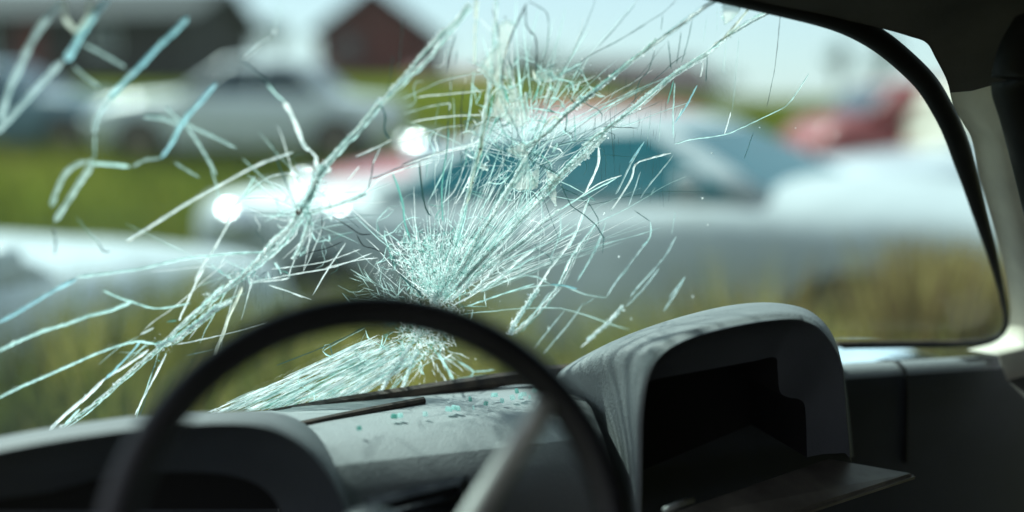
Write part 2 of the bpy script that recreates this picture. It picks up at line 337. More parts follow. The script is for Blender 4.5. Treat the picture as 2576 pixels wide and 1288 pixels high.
# dark face under the arch, with the cavity opening
C = [(1616, 1330), (1618, 1200), (1618, 1120), (1620, 1060), (1622, 1015), (1628, 972), (1640, 957), (1680, 948), (1740, 937), (1800, 926), (1850, 917), (1900, 908), (1950, 899), (1956, 930), (1962, 985), (1985, 1000), (2010, 1004), (2024, 1020), (2028, 1070), (2029, 1110), (2030, 1150)]
cp = smoothpts([at_v(x, y, VF + .02) for x, y in C], 5)
cpb = [p + Vector((0, .12, 0)) for p in cp]
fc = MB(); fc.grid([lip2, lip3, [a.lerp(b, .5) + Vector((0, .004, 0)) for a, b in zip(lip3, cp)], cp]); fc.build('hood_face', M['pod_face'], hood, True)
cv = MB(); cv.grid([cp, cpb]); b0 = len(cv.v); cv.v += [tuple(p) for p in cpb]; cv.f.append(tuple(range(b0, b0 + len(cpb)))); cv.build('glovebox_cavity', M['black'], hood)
# lower fascia around glovebox
# ---- open lid lying skewed
P = [at_z(1640, 1300, .985), at_z(2080, 1150, .985), at_z(2312, 1190, .972), at_z(1960, 1304, .968)]
ld = MB()
e1 = P[1] - P[0]; 
quad = [P[0] - e1 * .15, P[1], P[2], P[3] + (P[3] - P[2]) * .35]
nrm = (quad[1] - quad[0]).cross(quad[3] - quad[0]).normalized(); nrm = nrm if nrm.z > 0 else -nrm
bm = bmesh.new(); vt = [bm.verts.new(p) for p in quad]; vb = [bm.verts.new(p - nrm * .012) for p in quad]
bm.faces.new(vt); bm.faces.new(vb[::-1])
for i in range(4): bm.faces.new((vt[i], vb[i], vb[(i + 1) % 4], vt[(i + 1) % 4]))
bmesh.ops.recalc_face_normals(bm, faces=bm.faces[:])
bmesh.ops.bevel(bm, geom=bm.edges[:], offset=.004, segments=2, affect='EDGES')
me = bpy.data.meshes.new('glovebox_lid'); bm.to_mesh(me); bm.free(); me.materials.append(M['lid'])
lid = bpy.data.objects.new('glovebox_lid', me); COL.objects.link(lid); lid.parent = own
hg = MB(); a, b = at_z(1672, 1284, .994), at_z(1742, 1258, .994); hg.tube([a, a.lerp(b, .5) + Vector((0, 0, .001)), b], .0035, 8); hg.build('hinge_highlight', M['spoke_metal'], lid, True)  # pale strip added as the highlight along the lid's back edge

# ---- instrument binnacle on the left
F = [(-420, 1300), (-330, 1230), (-220, 1172), (-110, 1136), (0, 1112), (120, 1090), (240, 1072), (360, 1057), (480, 1048), (580, 1045), (660, 1052), (720, 1072), (772, 1106), (815, 1150), (850, 1205), (876, 1265), (895, 1330), (906, 1400)]
VF, VB = .90, 1.07
fp = smoothpts([at_v(x, y + 12, VF) for x, y in F], 5)
B = [(x + (20 if x > 600 else 0) - 10, y - 4) for x, y in F]
bp = smoothpts([at_v(x * .62 + 330 if x > 400 else x * .9 + 60, y * .86 + 158, VB) for x, y in F], 5)
rowsb = []
for k in np.linspace(0, 1, 9):
    rowsb.append([f.lerp(b, k) + Vector((0, 0, .010 * math.sin(math.pi * k))) for f, b in zip(fp, bp)])
cenf = sum(fp, Vector()) / len(fp)
lip1 = [p.lerp(cenf, .03) + Vector((0, -.006, 0)) for p in fp]; lip2 = [p.lerp(cenf, .07) + Vector((0, -.003, 0)) for p in fp]
dn = [Vector((p.x, p.y + .03, p.z - .14)) for p in bp]
bb = MB(); bb.grid([lip1] + rowsb + [dn]); bin_ = bb.build('instrument_binnacle', M['vinyl_shaded'], dash, True)
C = [(-420, 1420), (-320, 1330), (-200, 1290), (-90, 1270), (20, 1252), (110, 1240), (190, 1220), (260, 1200), (330, 1192), (400, 1188), (470, 1187), (540, 1190), (600, 1200), (650, 1220), (685, 1250), (705, 1285), (718, 1330), (724, 1400)]
cp = smoothpts([at_v(x, y, VF + .03) for x, y in C], 5)
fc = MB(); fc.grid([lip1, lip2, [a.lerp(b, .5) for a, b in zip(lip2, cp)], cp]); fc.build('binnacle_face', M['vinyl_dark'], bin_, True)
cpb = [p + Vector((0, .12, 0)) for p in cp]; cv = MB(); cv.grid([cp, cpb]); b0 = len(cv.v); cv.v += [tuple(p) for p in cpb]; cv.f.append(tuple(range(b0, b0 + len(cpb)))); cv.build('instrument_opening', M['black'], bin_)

# ---- air vent low in the middle
vq = [at_v(x, y, .894) for x, y in ((945, 1262), (1150, 1212), (1168, 1330), (955, 1375))]
vm = MB(); vc = sum(vq, Vector()) / 4
vo = [p + (p - vc).normalized() * .012 for p in vq]
vm.grid([[p + Vector((0, -.002, 0)) for p in vo] + [vo[0] + Vector((0, -.002, 0))], [p + Vector((0, -.008, 0)) for p in vq] + [vq[0] + Vector((0, -.008, 0))], [p + Vector((0, .004, 0)) for p in vq] + [vq[0] + Vector((0, .004, 0))]])
vent = vm.build('air_vent', M['vinyl_dark'], dash)
vb2 = MB(); vb2.v = [tuple(p + Vector((0, -.003, 0))) for p in vq]; vb2.f = [(0, 1, 2, 3)]; vb2.build('vent_backing', M['black'], vent)
for k in range(3):
    f = .25 + .22 * k; a = vq[0].lerp(vq[3], f); b = vq[1].lerp(vq[2], f)
    sl_ = MB(); sl_.tube([a + Vector((.004, -.006, 0)), b + Vector((-.004, -.006, 0))], .0035, 6); sl_.build('vent_slat', M['vinyl_dark'], vent, True)

# ---- rusted channel at the foot of the glass and the loose strip lying beside it
cl = MB(); q = [on_glass(x, y, .012) for x, y in ((420, 1108), (600, 1068), (720, 1042), (860, 1017), (1000, 995), (1130, 975), (1250, 957), (1330, 945), (1450, 932))]
cl.tube(smoothpts(q, 4), .0095, 8, flat=1.0, up=Vector((0, -1, 0))); cl.build('glass_channel', M['rust_trim'], own)
cl = MB(); q = [at_z(x, y, 1.062) for x, y in ((690, 1084), (770, 1066), (860, 1047), (960, 1027), (1066, 1007))]
cl.tube(smoothpts(q, 3), [.0055] * 13, 8, flat=.8); 
ls = cl.build('loose_trim_strip', M['rust_trim'], None); ls.location = own.location; ls.rotation_euler = own.rotation_euler
tag(ls, 'rusty brown trim strip lying loose on the dashboard below the glass', 'trim strip')
cl = MB(); q = [on_glass(x, y, .010) for x, y in ((2105, 866), (2200, 866), (2300, 865), (2400, 864), (2480, 860))]
cl.tube(smoothpts(q, 3), .0045, 8); cl.build('glass_channel', M['rust_trim'], own)

# ---- steering wheel
wc_dir = ray(948, 1400); D = .69
fwdv = Vector((0, math.cos(PITCH), -math.sin(PITCH)))
wc_w = Vector((0, 0, CAM_H)) + wc_dir * (D / wc_dir.dot(fwdv))
c_, s_ = math.cos(YAW), math.sin(YAW)
wc = Vector((wc_w.x * c_ + wc_w.y * s_, -wc_w.x * s_ + wc_w.y * c_, wc_w.z))
ax = Vector((.06, .90, -.40)).normalized()              # column, away from the driver
wx = Vector((1, 0, 0)); wx = (wx - ax * wx.dot(ax)).normalized(); wy = wx.cross(ax); wy = wy if wy.z > 0 else -wy
sw = tag(empty('steering_wheel'), None); sw.parent = own
RW = .1742
rim = MB(); rows = []
for i in range(97):
    a = 2 * math.pi * i / 96; ce = wc + wx * (RW * math.cos(a)) + wy * (RW * math.sin(a)); ra = wx * math.cos(a) + wy * math.sin(a)
    rows.append([ce + ra * (.0138 * math.cos(t)) + ax * (.0138 * math.sin(t)) for t in [2 * math.pi * k / 16 for k in range(16)]])
rim.grid(rows, closed=True); rim.build('rim', M['wheel_plastic'], sw, True)
def spoke(a0, hub, w0, w1, mat):
    p0 = wc + wx * (RW * math.cos(a0)) * .96 + wy * (RW * math.sin(a0)) * .96
    p1 = wc + wx * hub[0] + wy * hub[1] + ax * .018
    rows = []
    for k in np.linspace(0, 1, 9):
        p = p0.lerp(p1, k) + ax * (.012 * math.sin(math.pi * k)); d = (p1 - p0).normalized(); sd_ = d.cross(ax).normalized(); w = w0 + (w1 - w0) * k
        rows.append([p + sd_ * (w * math.cos(t)) + ax * (.0105 * math.sin(t)) for t in [2 * math.pi * j / 12 for j in range(12)]])
    sp_ = MB(); sp_.grid(rows, closed=True, cap=True); sp_.build('spoke', mat, sw, True)
spoke(R(35), (.034, -.033), .0095, .0112, M['spoke_metal'])
spoke(R(198), (-.015, -.01), .010, .013, M['spoke_metal'])
spoke(R(275), (.0, -.015), .010, .013, M['spoke_metal'])
hbm = MB(); rows = []
for r_, d_ in ((.0, -.008), (.02, -.006), (.030, .004), (.034, .02), (.03, .06), (.025, .09), (.022, .25)):
    rows.append([wc + ax * (.03 + d_) + wx * (r_ * math.cos(t)) + wy * (r_ * math.sin(t)) for t in [2 * math.pi * k / 24 for k in range(24)]])
hbm.grid(rows, closed=True); hbm.build('hub', M['wheel_plastic'], sw, True)
# ---- outside metal of the own car: front wing on the right
wg = MB(); rows = []
for k in np.linspace(0, 1, 14):
    v = 1.36 + .27 * k; zt = .985 - .05 * k * k
    rows.append([(.98 + .03 * k, v, zt - .16), (1.02, v, zt - .05), (1.07, v, zt - .005), (1.13, v, zt), (1.19, v, zt - .02), (1.24, v, zt - .08), (1.27, v, zt - .20), (1.28, v, .5)])
wg.grid(rows); wg.build('front_wing', M['own_paint'], own, True)
wg = MB(); wg.box((.35, 1.27, .78), (1.5, .04, .4)); wg.build('bulkhead', M['rust_trim'], own)
# ---- crumbs of glass on the dashboard
rg = random.Random(4)
def shard(px, py, z, s, mat):
    p = at_z(px, py, z); bm = bmesh.new()
    n = rg.choice((4, 5)); a0 = rg.random() * 6
    lo = [bm.verts.new((s * rg.uniform(.7, 1.2) * math.cos(a0 + 6.283 * k / n), s * rg.uniform(.5, .9) * math.sin(a0 + 6.283 * k / n), 0)) for k in range(n)]
    hi = [bm.verts.new((v.co.x * .85, v.co.y * .85, .0045)) for v in lo]
    bm.faces.new(lo[::-1]); bm.faces.new(hi)
    for k in range(n): bm.faces.new((lo[k], lo[(k + 1) % n], hi[(k + 1) % n], hi[k]))
    me = bpy.data.meshes.new('glass_shard'); bm.to_mesh(me); bm.free(); me.materials.append(mat)
    o = bpy.data.objects.new('glass_shard', me); COL.objects.link(o)
    o.location = (p.x * c_ - p.y * s_, p.x * s_ + p.y * c_, p.z); o.rotation_euler = (rg.uniform(-.2, .2), rg.uniform(-.2, .2), rg.random() * 6)
    return tag(o, 'small green crumb of broken glass lying on the sunlit grey dashboard', 'glass shard', 'glass crumbs on the dashboard')
for px, py, s in ((990, 1052, .0075), (1008, 1050, .005), (1128, 1034, .006), (1142, 1030, .008), (1152, 1032, .005), (1192, 1030, .004), (1222, 1020, .005), (1290, 1004, .006), (1310, 1000, .008), (1318, 996, .005), (1332, 1003, .004), (1262, 1012, .004), (905, 1082, .004), (1070, 1046, .004), (1345, 985, .006), (1183, 1008, .006), (1244, 998, .005), (1300, 988, .006)):
    shard(px, py, 1.067, s * rg.uniform(.5, 1.0), M[rg.choice(('crack_green', 'crack_faint', 'crack_teal', 'crack_faint'))])
# ================================================================== CRACKS in the windscreen
S_ = .3126
OO = {1: (0, 0), 2: (536.6, 0), 3: (1073.3, 0), 4: (1475.8, 0), 5: (0, 335.4), 6: (536.6, 335.4), 7: (1006.2, 335.4), 8: (1408.7, 335.4), 9: (0, 670.8), 10: (469.6, 670.8), 11: (805, 603.7), 12: (1274.5, 670.8)}
def q(c, p): return (OO[c][0] + p[0] * S_, OO[c][1] + p[1] * S_)
rc = random.Random(11)
def prism(mb, pts, wid, taper=True, jag=0.0, off=.003):
    "thin three sided splinter lying in the glass"
    n = len(pts)
    rows = []
    for i, p in enumerate(pts):
        t = (pts[min(i + 1, n - 1)] - pts[max(i - 1, 0)]).normalized(); nn = gnorm(p); sd_ = t.cross(nn).normalized()
        w = wid[i] if isinstance(wid, list) else wid
        w *= 1 + rc.uniform(-jag, jag)
        if taper and (i == 0 or i == n - 1): w *= .3
        c = p + nn * off + sd_ * (w * jag * rc.uniform(-.5, .5))
        rows.append([c + sd_ * w * .5, c + nn * (w * rc.uniform(.25, .6)) + sd_ * (w * rc.uniform(-.2, .2)), c - sd_ * w * .5])
    mb.grid(rows)
def chips(mb, pts2, width, density, size=(1.2, 4.5)):
    "small flakes scattered along a line given in photograph pixels"
    for i in range(len(pts2) - 1):
        a, b = Vector(pts2[i]), Vector(pts2[i + 1]); Ln = (b - a).length; d = (b - a).normalized(); nrm = Vector((-d.y, d.x))
        for _ in range(int(Ln * density)):
            m_ = a + d * rc.uniform(0, Ln) + nrm * rc.gauss(0, width * .30)
            flake(mb, m_, rc.uniform(*size) * (1 if rc.random() < .85 else 1.7))
def flake(mb, m_, s):
    c = on_glass(m_.x, m_.y); dep = c.y / FPX * s; nn = gnorm(c)
    ax_ = Vector((rc.gauss(0, 1), rc.gauss(0, .8), rc.gauss(0, 1))).normalized(); bx = ax_.cross(nn).normalized()
    k = rc.uniform(.35, 1); ti = rc.uniform(-.7, .7)
    v = [c + nn * .003 + ax_ * dep * .6, c + nn * (.003 + dep * ti * .5) + bx * dep * .5 * k, c + nn * .003 - ax_ * dep * .5, c + nn * (.004 - dep * ti * .4) - bx * dep * .5 * k]
    mb.add(v, [(0, 1, 2), (0, 2, 3)])
# (crop, colour, width, points) ; W = rope of chips
T = [
(1, 't', 46, [(500,10),(400,120),(300,250),(220,400),(150,560),(80,700),(35,840),(5,960)]),
(1, 'b', 50, [(880,-20),(760,110),(690,200),(640,290),(580,400),(535,480)]),
(1, 'w', 46, [(505,475),(400,590),(280,720),(180,830),(100,920),(30,990),(-30,1060)]),
(1, 'y', 40, [(520,-20),(520,110),(560,190),(620,235),(690,170),(725,80),(730,-20)]),
(1, 'b', 38, [(1510,130),(1400,250),(1270,370),(1150,500),(1060,590),(960,690),(870,790)]),
(1, 'w', 40, [(875,785),(810,880),(770,970),(760,1060)]),
(1, 'f', 26, [(660,340),(800,410),(1010,535)]), (1, 'f', 22, [(590,520),(700,620),(800,690)]),
(1, 'b', 36, [(1740,660),(1600,820),(1500,930),(1440,1020),(1380,1140),(1295,1260)]),
(1, 'f', 26, [(1490,1000),(1580,1120),(1680,1290),(1740,1400)]), (1, 'f', 26, [(1330,850),(1450,960),(1717,1090),(1900,1180)]), (1, 'f', 40, [(1150,930),(1300,940),(1440,990)]),
(5, 't', 40, [(700,210),(600,245),(520,320),(480,400),(445,480),(415,580)]), (5, 't', 48, [(730,190),(715,280),(650,370),(580,480),(510,590),(440,700)]),
(5, 't', 30, [(730,230),(880,238),(1045,258)]), (5, 'f', 22, [(1060,258),(1180,200),(1290,190)]), (5, 'f', 18, [(765,0),(758,200)]),
(5, 'k', 12, [(430,740),(450,860),(440,960)]), (5, 'k', 12, [(790,850),(830,935),(890,938)]), (5, 'f', 12, [(620,670),(720,790),(795,860)]), (5, 'f', 20, [(1400,220),(1600,345)]),
(6, 'w', 26, [(640,140),(450,205),(300,270),(120,370),(0,440),(-200,545),(-430,690),(-700,860)]),
(6, 'f', 20, [(-20,280),(20,400),(45,510)]),
(2, 'k', 16, [(225,480),(330,570),(430,650),(510,710)]), (2, 't', 18, [(430,670),(500,750),(570,810)]), (2, 'w', 42, [(565,810),(620,900),(670,1020),(725,1160),(775,1200)]), (2, 'w', 20, [(765,1190),(820,1250),(835,1330)]),
(2, 'f', 9, [(550,0),(510,150),(490,230)]), (2, 'w', 22, [(495,215),(480,275)]), (2, 'w', 14, [(460,290),(360,360),(240,470)]),
(2, 'W', 34, [(1860,220),(1717,380),(1640,470),(1560,570),(1470,670),(1390,760)]), (2, 'W', 40, [(1350,790),(1290,870),(1220,960),(1140,1060),(1060,1130),(980,1220),(870,1340)]),
(2, 'd', 20, [(1300,850),(1345,845),(1380,930),(1372,1030),(1410,1110)]), (2, 'w', 16, [(1430,1115),(1300,1180),(1140,1252)]),
(2, 'k', 9, [(1442,430),(1420,600),(1390,745)]), (2, 'k', 9, [(1520,150),(1500,400),(1480,560)]),
(6, 'w', 30, [(830,170),(815,250),(850,300)]), (6, 'W', 64, [(900,250),(840,320),(800,420),(760,520),(700,600)]),
(6, 'd', 13, [(1330,110),(1280,215),(1270,330),(1240,440)]), (6, 'w', 12, [(1340,100),(1270,260)]), (6, 'w', 15, [(1170,255),(1080,370)]),
(6, 'w', 15, [(700,335),(590,315),(480,332),(400,370)]), (6, 't', 20, [(330,340),(280,430),(220,520),(155,590)]), (6, 'w', 18, [(40,522),(200,518),(400,508),(520,530),(640,590)]), (6, 'w', 14, [(400,372),(520,410),(590,480),(660,570)]), (6, 't', 13, [(400,370),(300,450),(200,560)]),
(6, 'w', 22, [(160,590),(120,700),(60,820),(-20,950),(-90,1050),(-150,1180)]),
(6, 'W', 46, [(700,600),(600,760),(500,840),(430,920),(360,1000),(280,1090),(200,1170),(100,1240),(-20,1310)]),
(6, 'W', 30, [(1230,470),(1130,520),(1000,560),(860,600),(740,640)]), (6, 'k', 13, [(1760,180),(1600,230),(1450,280),(1330,335),(1270,350)]), (6, 'w', 14, [(1760,220),(1600,260),(1450,305),(1330,360),(1250,430),(1160,500),(1060,545)]),
(6, 'k', 12, [(920,640),(1000,690),(1100,750),(1180,800),(1265,802)]), (6, 'k', 12, [(1150,800),(1200,890),(1300,920),(1380,965)]), (6, 'k', 8, [(1000,610),(1100,690),(1180,760)]),
(6, 'k', 13, [(1045,858),(900,920),(780,950),(650,995)]), (6, 'w', 15, [(1060,870),(980,990),(900,1110),(795,1290)]),
(6, 'w', 13, [(1275,950),(1100,1020),(900,1080),(600,1130),(320,1180)]), (6, 'w', 11, [(1180,920),(900,1020),(650,1060),(460,1080)]), (6, 'w', 11, [(1320,990),(1150,1010),(900,1070)]),
(6, 't', 22, [(400,945),(200,950),(0,970),(-250,1000),(-550,1070),(-820,1110),(-1100,1145)]), (9, 'b', 34, [(620,85),(450,170),(330,240),(150,350),(-20,440)]),
(6, 'w', 11, [(655,990),(620,1080),(600,1150)]), (6, 'k', 8, [(872,640),(870,860)]), (6, 'w', 11, [(440,1205),(600,1260),(720,1310)]), (6, 'W', 34, [(780,640),(740,780),(700,900),(640,1000)]), (6, 'w', 12, [(700,640),(660,800),(560,900),(440,1010)]), (6, 'w', 14, [(800,700),(780,830),(740,930)]),
(6, 'g', 22, [(1440,310),(1480,420),(1520,560),(1535,700),(1575,830)]), (6, 'd', 15, [(1655,210),(1670,400),(1690,540),(1730,650)]),
(7, 'd', 18, [(150,230),(170,400),(200,590),(245,655)]), (7, 'g', 14, [(385,-50),(370,140),(345,300),(330,480),(340,700)]), (7, 'g', 9, [(215,210),(210,350)]), (7, 'k', 8, [(180,0),(200,140)]), (7, 'k', 8, [(500,0),(490,60)]),
(7, 'w', 15, [(0,262),(150,205),(350,145),(560,95),(640,80)]), (7, 'k', 12, [(0,245),(150,185),(350,128)]), (7, 'w', 11, [(20,285),(200,212),(380,182)]),
(3, 'y', 44, [(395,-20),(392,60),(390,150)]), (3, 'y', 18, [(388,150),(380,300),(378,520)]), (3, 'g', 8, [(398,120),(390,300),(386,510)]), (3, 't', 15, [(375,560),(360,700),(340,900),(310,1050)]),
(3, 'y', 34, [(485,700),(465,900),(445,1080),(430,1230)]), (3, 'g', 14, [(530,720),(500,900),(470,1060)]), (7, 'y', 36, [(650,0),(640,130),(600,260),(570,400),(535,560)]), (7, 't', 28, [(535,560),(490,760),(450,900)]), (7, 'g', 12, [(660,60),(640,220),(600,330)]),
(3, 'k', 22, [(800,15),(720,180),(660,330),(612,500),(600,690)]), (3, 'k', 17, [(790,30),(793,180),(830,250),(868,290),(880,420),(870,570)]), (3, 'k', 10, [(810,0),(900,50),(962,105),(975,250),(950,420),(900,530)]), (3, 'k', 12, [(520,60),(552,160),(572,300)]), (3, 'f', 11, [(710,320),(780,380),(860,475)]), (3, 'k', 13, [(455,560),(545,685)]), (3, 'f', 10, [(440,500),(480,440),(540,390)]),
(3, 'k', 14, [(225,270),(210,320),(180,420),(150,580)]), (3, 'k', 9, [(240,400),(222,520)]), (3, 'w', 10, [(130,300),(225,298)]),
(3, 'W', 28, [(330,20),(250,140),(150,240),(60,330),(-60,460)]),
(3, 'w', 12, [(-210,790),(0,695),(150,632),(350,588)]), (3, 'w', 11, [(-80,775),(0,762),(200,745),(460,718)]), (3, 'w', 11, [(-200,910),(0,852),(150,825),(182,830),(175,885)]), (3, 'w', 11, [(-130,975),(0,950),(200,925),(450,915)]), (3, 'w', 11, [(-250,1130),(0,1055),(150,1015),(300,1000)]), (3, 'f', 8, [(350,998),(440,996)]),
(3, 'w', 16, [(0,1250),(200,1190),(380,1140),(430,1085)]), (3, 'k', 9, [(200,590),(180,760),(170,1000)]), (3, 'k', 11, [(292,690),(270,900),(282,1130)]), (3, 'k', 8, [(165,960),(155,1288)]), (3, 'w', 12, [(185,650),(190,720)]), (3, 'w', 12, [(305,610),(305,660)]), (3, 'f', 8, [(100,800),(60,1000)]), (3, 'f', 8, [(235,1020),(215,1150)]), (3, 'k', 7, [(30,1080),(25,1200)]),
(3, 'd', 10, [(1672,25),(1500,230),(1370,370)]), (3, 'd', 8, [(1760,190),(1530,320),(1310,440),(1200,520)]), (3, 'W', 50, [(1330,740),(1200,830),(1100,920),(1000,1030),(900,1110),(780,1180)]), (3, 't', 12, [(1717,710),(1480,830),(1330,920),(1000,1130)]), (3, 'f', 7, [(1290,355),(1100,480)]),
(3, 't', 15, [(1040,605),(1240,490)]), (3, 't', 13, [(1240,490),(1160,640)]), (3, 'w', 18, [(985,690),(930,840)]), (3, 't', 14, [(1062,660),(1000,830)]), (3, 't', 14, [(1120,690),(985,850)]), (3, 'g', 18, [(900,690),(840,820)]), (3, 'g', 20, [(615,690),(650,810)]), (3, 'g', 14, [(870,560),(930,640),(1010,560)]), (3, 't', 16, [(990,620),(1150,650),(1175,730)]), (3, 't', 14, [(1310,680),(1190,800)]), (3, 't', 16, [(820,860),(960,880),(1110,910)]), (3, 'g', 18, [(490,1090),(560,930)]), (3, 'g', 22, [(635,1000),(690,920)]), (3, 'g', 16, [(765,1090),(762,980)]), (3, 'k', 14, [(925,535),(1050,515)]), (3, 't', 14, [(640,680),(700,690),(820,580)]), (3, 'd', 14, [(1000,620),(1250,520)]), (3, 't', 12, [(1230,640),(1150,800)]), (3, 'y', 30, [(850,560),(870,640)]), (3, 'y', 26, [(930,1020),(1010,930),(1060,960)]), (3, 'g', 10, [(1180,900),(1190,1130)]), (3, 't', 12, [(830,700),(800,800),(820,900)]), (3, 't', 12, [(850,940),(800,1080)]), (3, 't', 12, [(950,940),(860,1080)]), (3, 'g', 14, [(600,1050),(700,1130)]), (3, 'W', 34, [(950,560),(990,590),(1020,640)]), (3, 't', 13, [(560,930),(600,1060),(520,1140)]),
(4, 'd', 13, [(1060,-5),(980,40),(840,130),(700,220),(560,320),(450,405)]), (4, 'W', 38, [(560,310),(450,410),(340,490),(200,610),(60,720),(-60,810)]), (4, 'd', 16, [(1510,80),(1380,140),(1220,230),(1080,310),(1000,375)]), (4, 'y', 20, [(1230,200),(1100,300),(1010,350)]), (4, 'W', 34, [(965,425),(840,490),(720,570),(620,650),(480,760),(340,880),(180,1010),(60,1090),(-30,1170)]), (4, 'y', 34, [(1320,30),(1200,180),(1080,310)]),
(4, 'd', 8, [(710,-5),(600,100),(420,210),(250,320),(90,400),(20,440)]), (4, 'd', 13, [(648,320),(672,550)]), (4, 'd', 11, [(752,250),(715,510)]), (4, 'd', 13, [(842,150),(800,340),(755,500)]), (4, 'd', 8, [(605,110),(588,240)]), (4, 'd', 12, [(540,400),(490,560),(420,640),(370,830)]), (4, 'd', 12, [(962,440),(950,650)]), (4, 'w', 11, [(930,490),(908,610)]), (4, 'b', 22, [(880,680),(800,830),(700,985)]), (4, 'k', 8, [(1550,90),(1510,500),(1460,760),(1440,850)]), (4, 'f', 9, [(1112,320),(1090,580)]), (4, 'f', 8, [(1215,290),(1180,700),(1160,890)]), (4, 'w', 18, [(1150,895),(1100,1070)]), (4, 'f', 8, [(960,120),(930,330)]), (4, 'f', 8, [(1040,50),(1040,250)]),
(4, 't', 14, [(1780,580),(1717,680),(1600,840),(1450,920),(1300,990),(1100,1075),(850,1110),(700,1150)]), (4, 'd', 13, [(1335,1050),(1260,1270)]), (4, 'f', 8, [(510,870),(480,1130)]), (4, 'f', 8, [(590,900),(570,1150)]), (4, 't', 16, [(700,660),(688,900),(690,1100)]), (4, 't', 9, [(-60,960),(250,790),(380,720),(640,615)]), (4, 'b', 22, [(455,1130),(335,1300)]), (4, 't', 14, [(760,860),(720,960)]), (4, 'g', 14, [(690,640),(640,830)]), (4, 'k', 8, [(180,860),(190,1040),(215,1280)]), (4, 'k', 7, [(60,900),(60,1080)]), (4, 'k', 9, [(110,1010),(400,1022)]), (4, 'f', 7, [(230,830),(225,900)]),
(7, 'W', 42, [(900,380),(860,440),(780,580),(700,700),(620,820),(560,940),(480,1080),(390,1220)]), (7, 'W', 42, [(1160,480),(1080,560),(980,660),(860,790),(760,900),(660,1000),(560,1100),(440,1240)]), (7, 'W', 56, [(1640,0),(1480,160),(1340,280),(1250,370),(1160,470)]), (7, 'W', 26, [(1280,600),(1120,720),(960,880),(820,980),(700,1140),(580,1270)]), (7, 't', 20, [(1740,350),(1560,440),(1400,530),(1280,600)]), (7, 'w', 28, [(1590,100),(1585,250),(1480,475)]), (7, 'w', 30, [(1500,540),(1420,760),(1340,900),(1200,1080),(1080,1260)]), (7, 'f', 22, [(1280,650),(1280,800),(1200,1000)]), (7, 'f', 22, [(1650,700),(1560,920),(1420,1180)]), (7, 'w', 13, [(1190,92),(1300,142),(1165,250)]), (7, 'd', 18, [(1030,190),(1150,260),(1295,335)]), (7, 't', 16, [(700,382),(800,395),(880,330)]), (7, 't', 14, [(760,220),(715,360)]), (7, 't', 14, [(1000,440),(945,600)]), (7, 'w', 13, [(1010,430),(965,560)]), (7, 'd', 14, [(720,800),(600,950),(530,1060)]),
(7, 'f', 22, [(640,1270),(1000,1130),(1200,1200)]), (7, 'b', 22, [(1200,1205),(1300,1212),(1420,1240)]), (7, 'f', 18, [(820,1120),(960,1050),(1150,950)]), (7, 'f', 14, [(1120,520),(1150,680)]), (7, 'w', 18, [(640,130),(540,380),(440,560)]), (7, 'w', 14, [(520,220),(440,440),(330,560)]),
(8, 'b', 30, [(662,70),(560,240),(490,390),(440,480)]), (8, 'w', 30, [(885,150),(720,190),(600,240),(570,350),(480,500),(400,610)]), (8, 'b', 24, [(900,170),(800,300),(700,420),(640,510)]), (8, 'w', 22, [(490,330),(360,370),(250,430),(100,540),(-20,610)]), (8, 't', 28, [(345,770),(270,950),(140,1160)]), (8, 'b', 34, [(710,840),(560,1030),(460,1160),(370,1300)]), (8, 'b', 38, [(925,820),(820,1000),(640,1200),(560,1300)]), (8, 'b', 38, [(1000,1140),(940,1220),(870,1310)]), (8, 'f', 12, [(920,620),(890,800)]), (8, 'd', 12, [(590,610),(720,700)]), (8, 't', 16, [(720,700),(720,820),(650,900)]), (8, 't', 18, [(235,500),(180,640),(130,780),(60,920)]), (8, 'b', 20, [(640,300),(600,420),(540,580)]), (8, 'f', 24, [(760,420),(720,500)]), (8, 'k', 8, [(430,50),(425,250)]), (8, 'k', 7, [(700,20),(690,120)]),
(12, 'b', 34, [(1220,0),(1080,180),(950,310)]), (12, 'W', 34, [(930,300),(840,410),(740,500),(640,580)]), (12, 'w', 24, [(900,330),(740,505),(590,640)]), (12, 'b', 40, [(1425,80),(1340,220),(1255,350)]), (12, 'W', 46, [(250,160),(160,290),(60,430),(10,540)]), (12, 't', 24, [(460,340),(330,500),(215,650)]), (12, 't', 26, [(610,280),(500,440),(390,570),(285,695)]), (12, 't', 24, [(340,190),(240,330),(130,500)]), (12, 'f', 26, [(0,200),(200,150),(430,140),(620,210),(810,240)]), (12, 'f', 22, [(980,0),(880,100)]), (12, 'f', 16, [(700,240),(610,300)]),
(9, 't', 32, [(-20,668),(120,600),(330,510),(560,440),(700,385),(900,335),(1065,268)]), (9, 't', 20, [(830,180),(940,230),(1060,270),(1230,320),(1380,310),(1530,280)]), (9, 't', 26, [(-20,1048),(130,970),(430,840),(700,720),(900,640),(1090,590),(1255,612)]), (9, 'w', 22, [(1195,655),(1050,760),(840,890)]), (9, 'b', 20, [(1130,590),(980,760),(840,900)]), (9, 'w', 34, [(840,890),(700,1030),(600,1110),(480,1220),(395,1300)]), (9, 't', 20, [(640,1130),(520,1255)]),
(9, 'W', 46, [(1760,300),(1600,430),(1480,520),(1400,580),(1250,625)]), (9, 'w', 18, [(1335,690),(1250,860),(1160,1030),(1085,1180)]), (9, 'w', 12, [(1420,612),(1550,590),(1717,550)]), (9, 'f', 10, [(1500,700),(1717,650)]), (9, 'w', 22, [(1235,480),(1130,532)]), (9, 'g', 22, [(1340,430),(1420,420)]), (9, 'w', 16, [(1640,0),(1570,130),(1520,240),(1460,370),(1440,420)]),
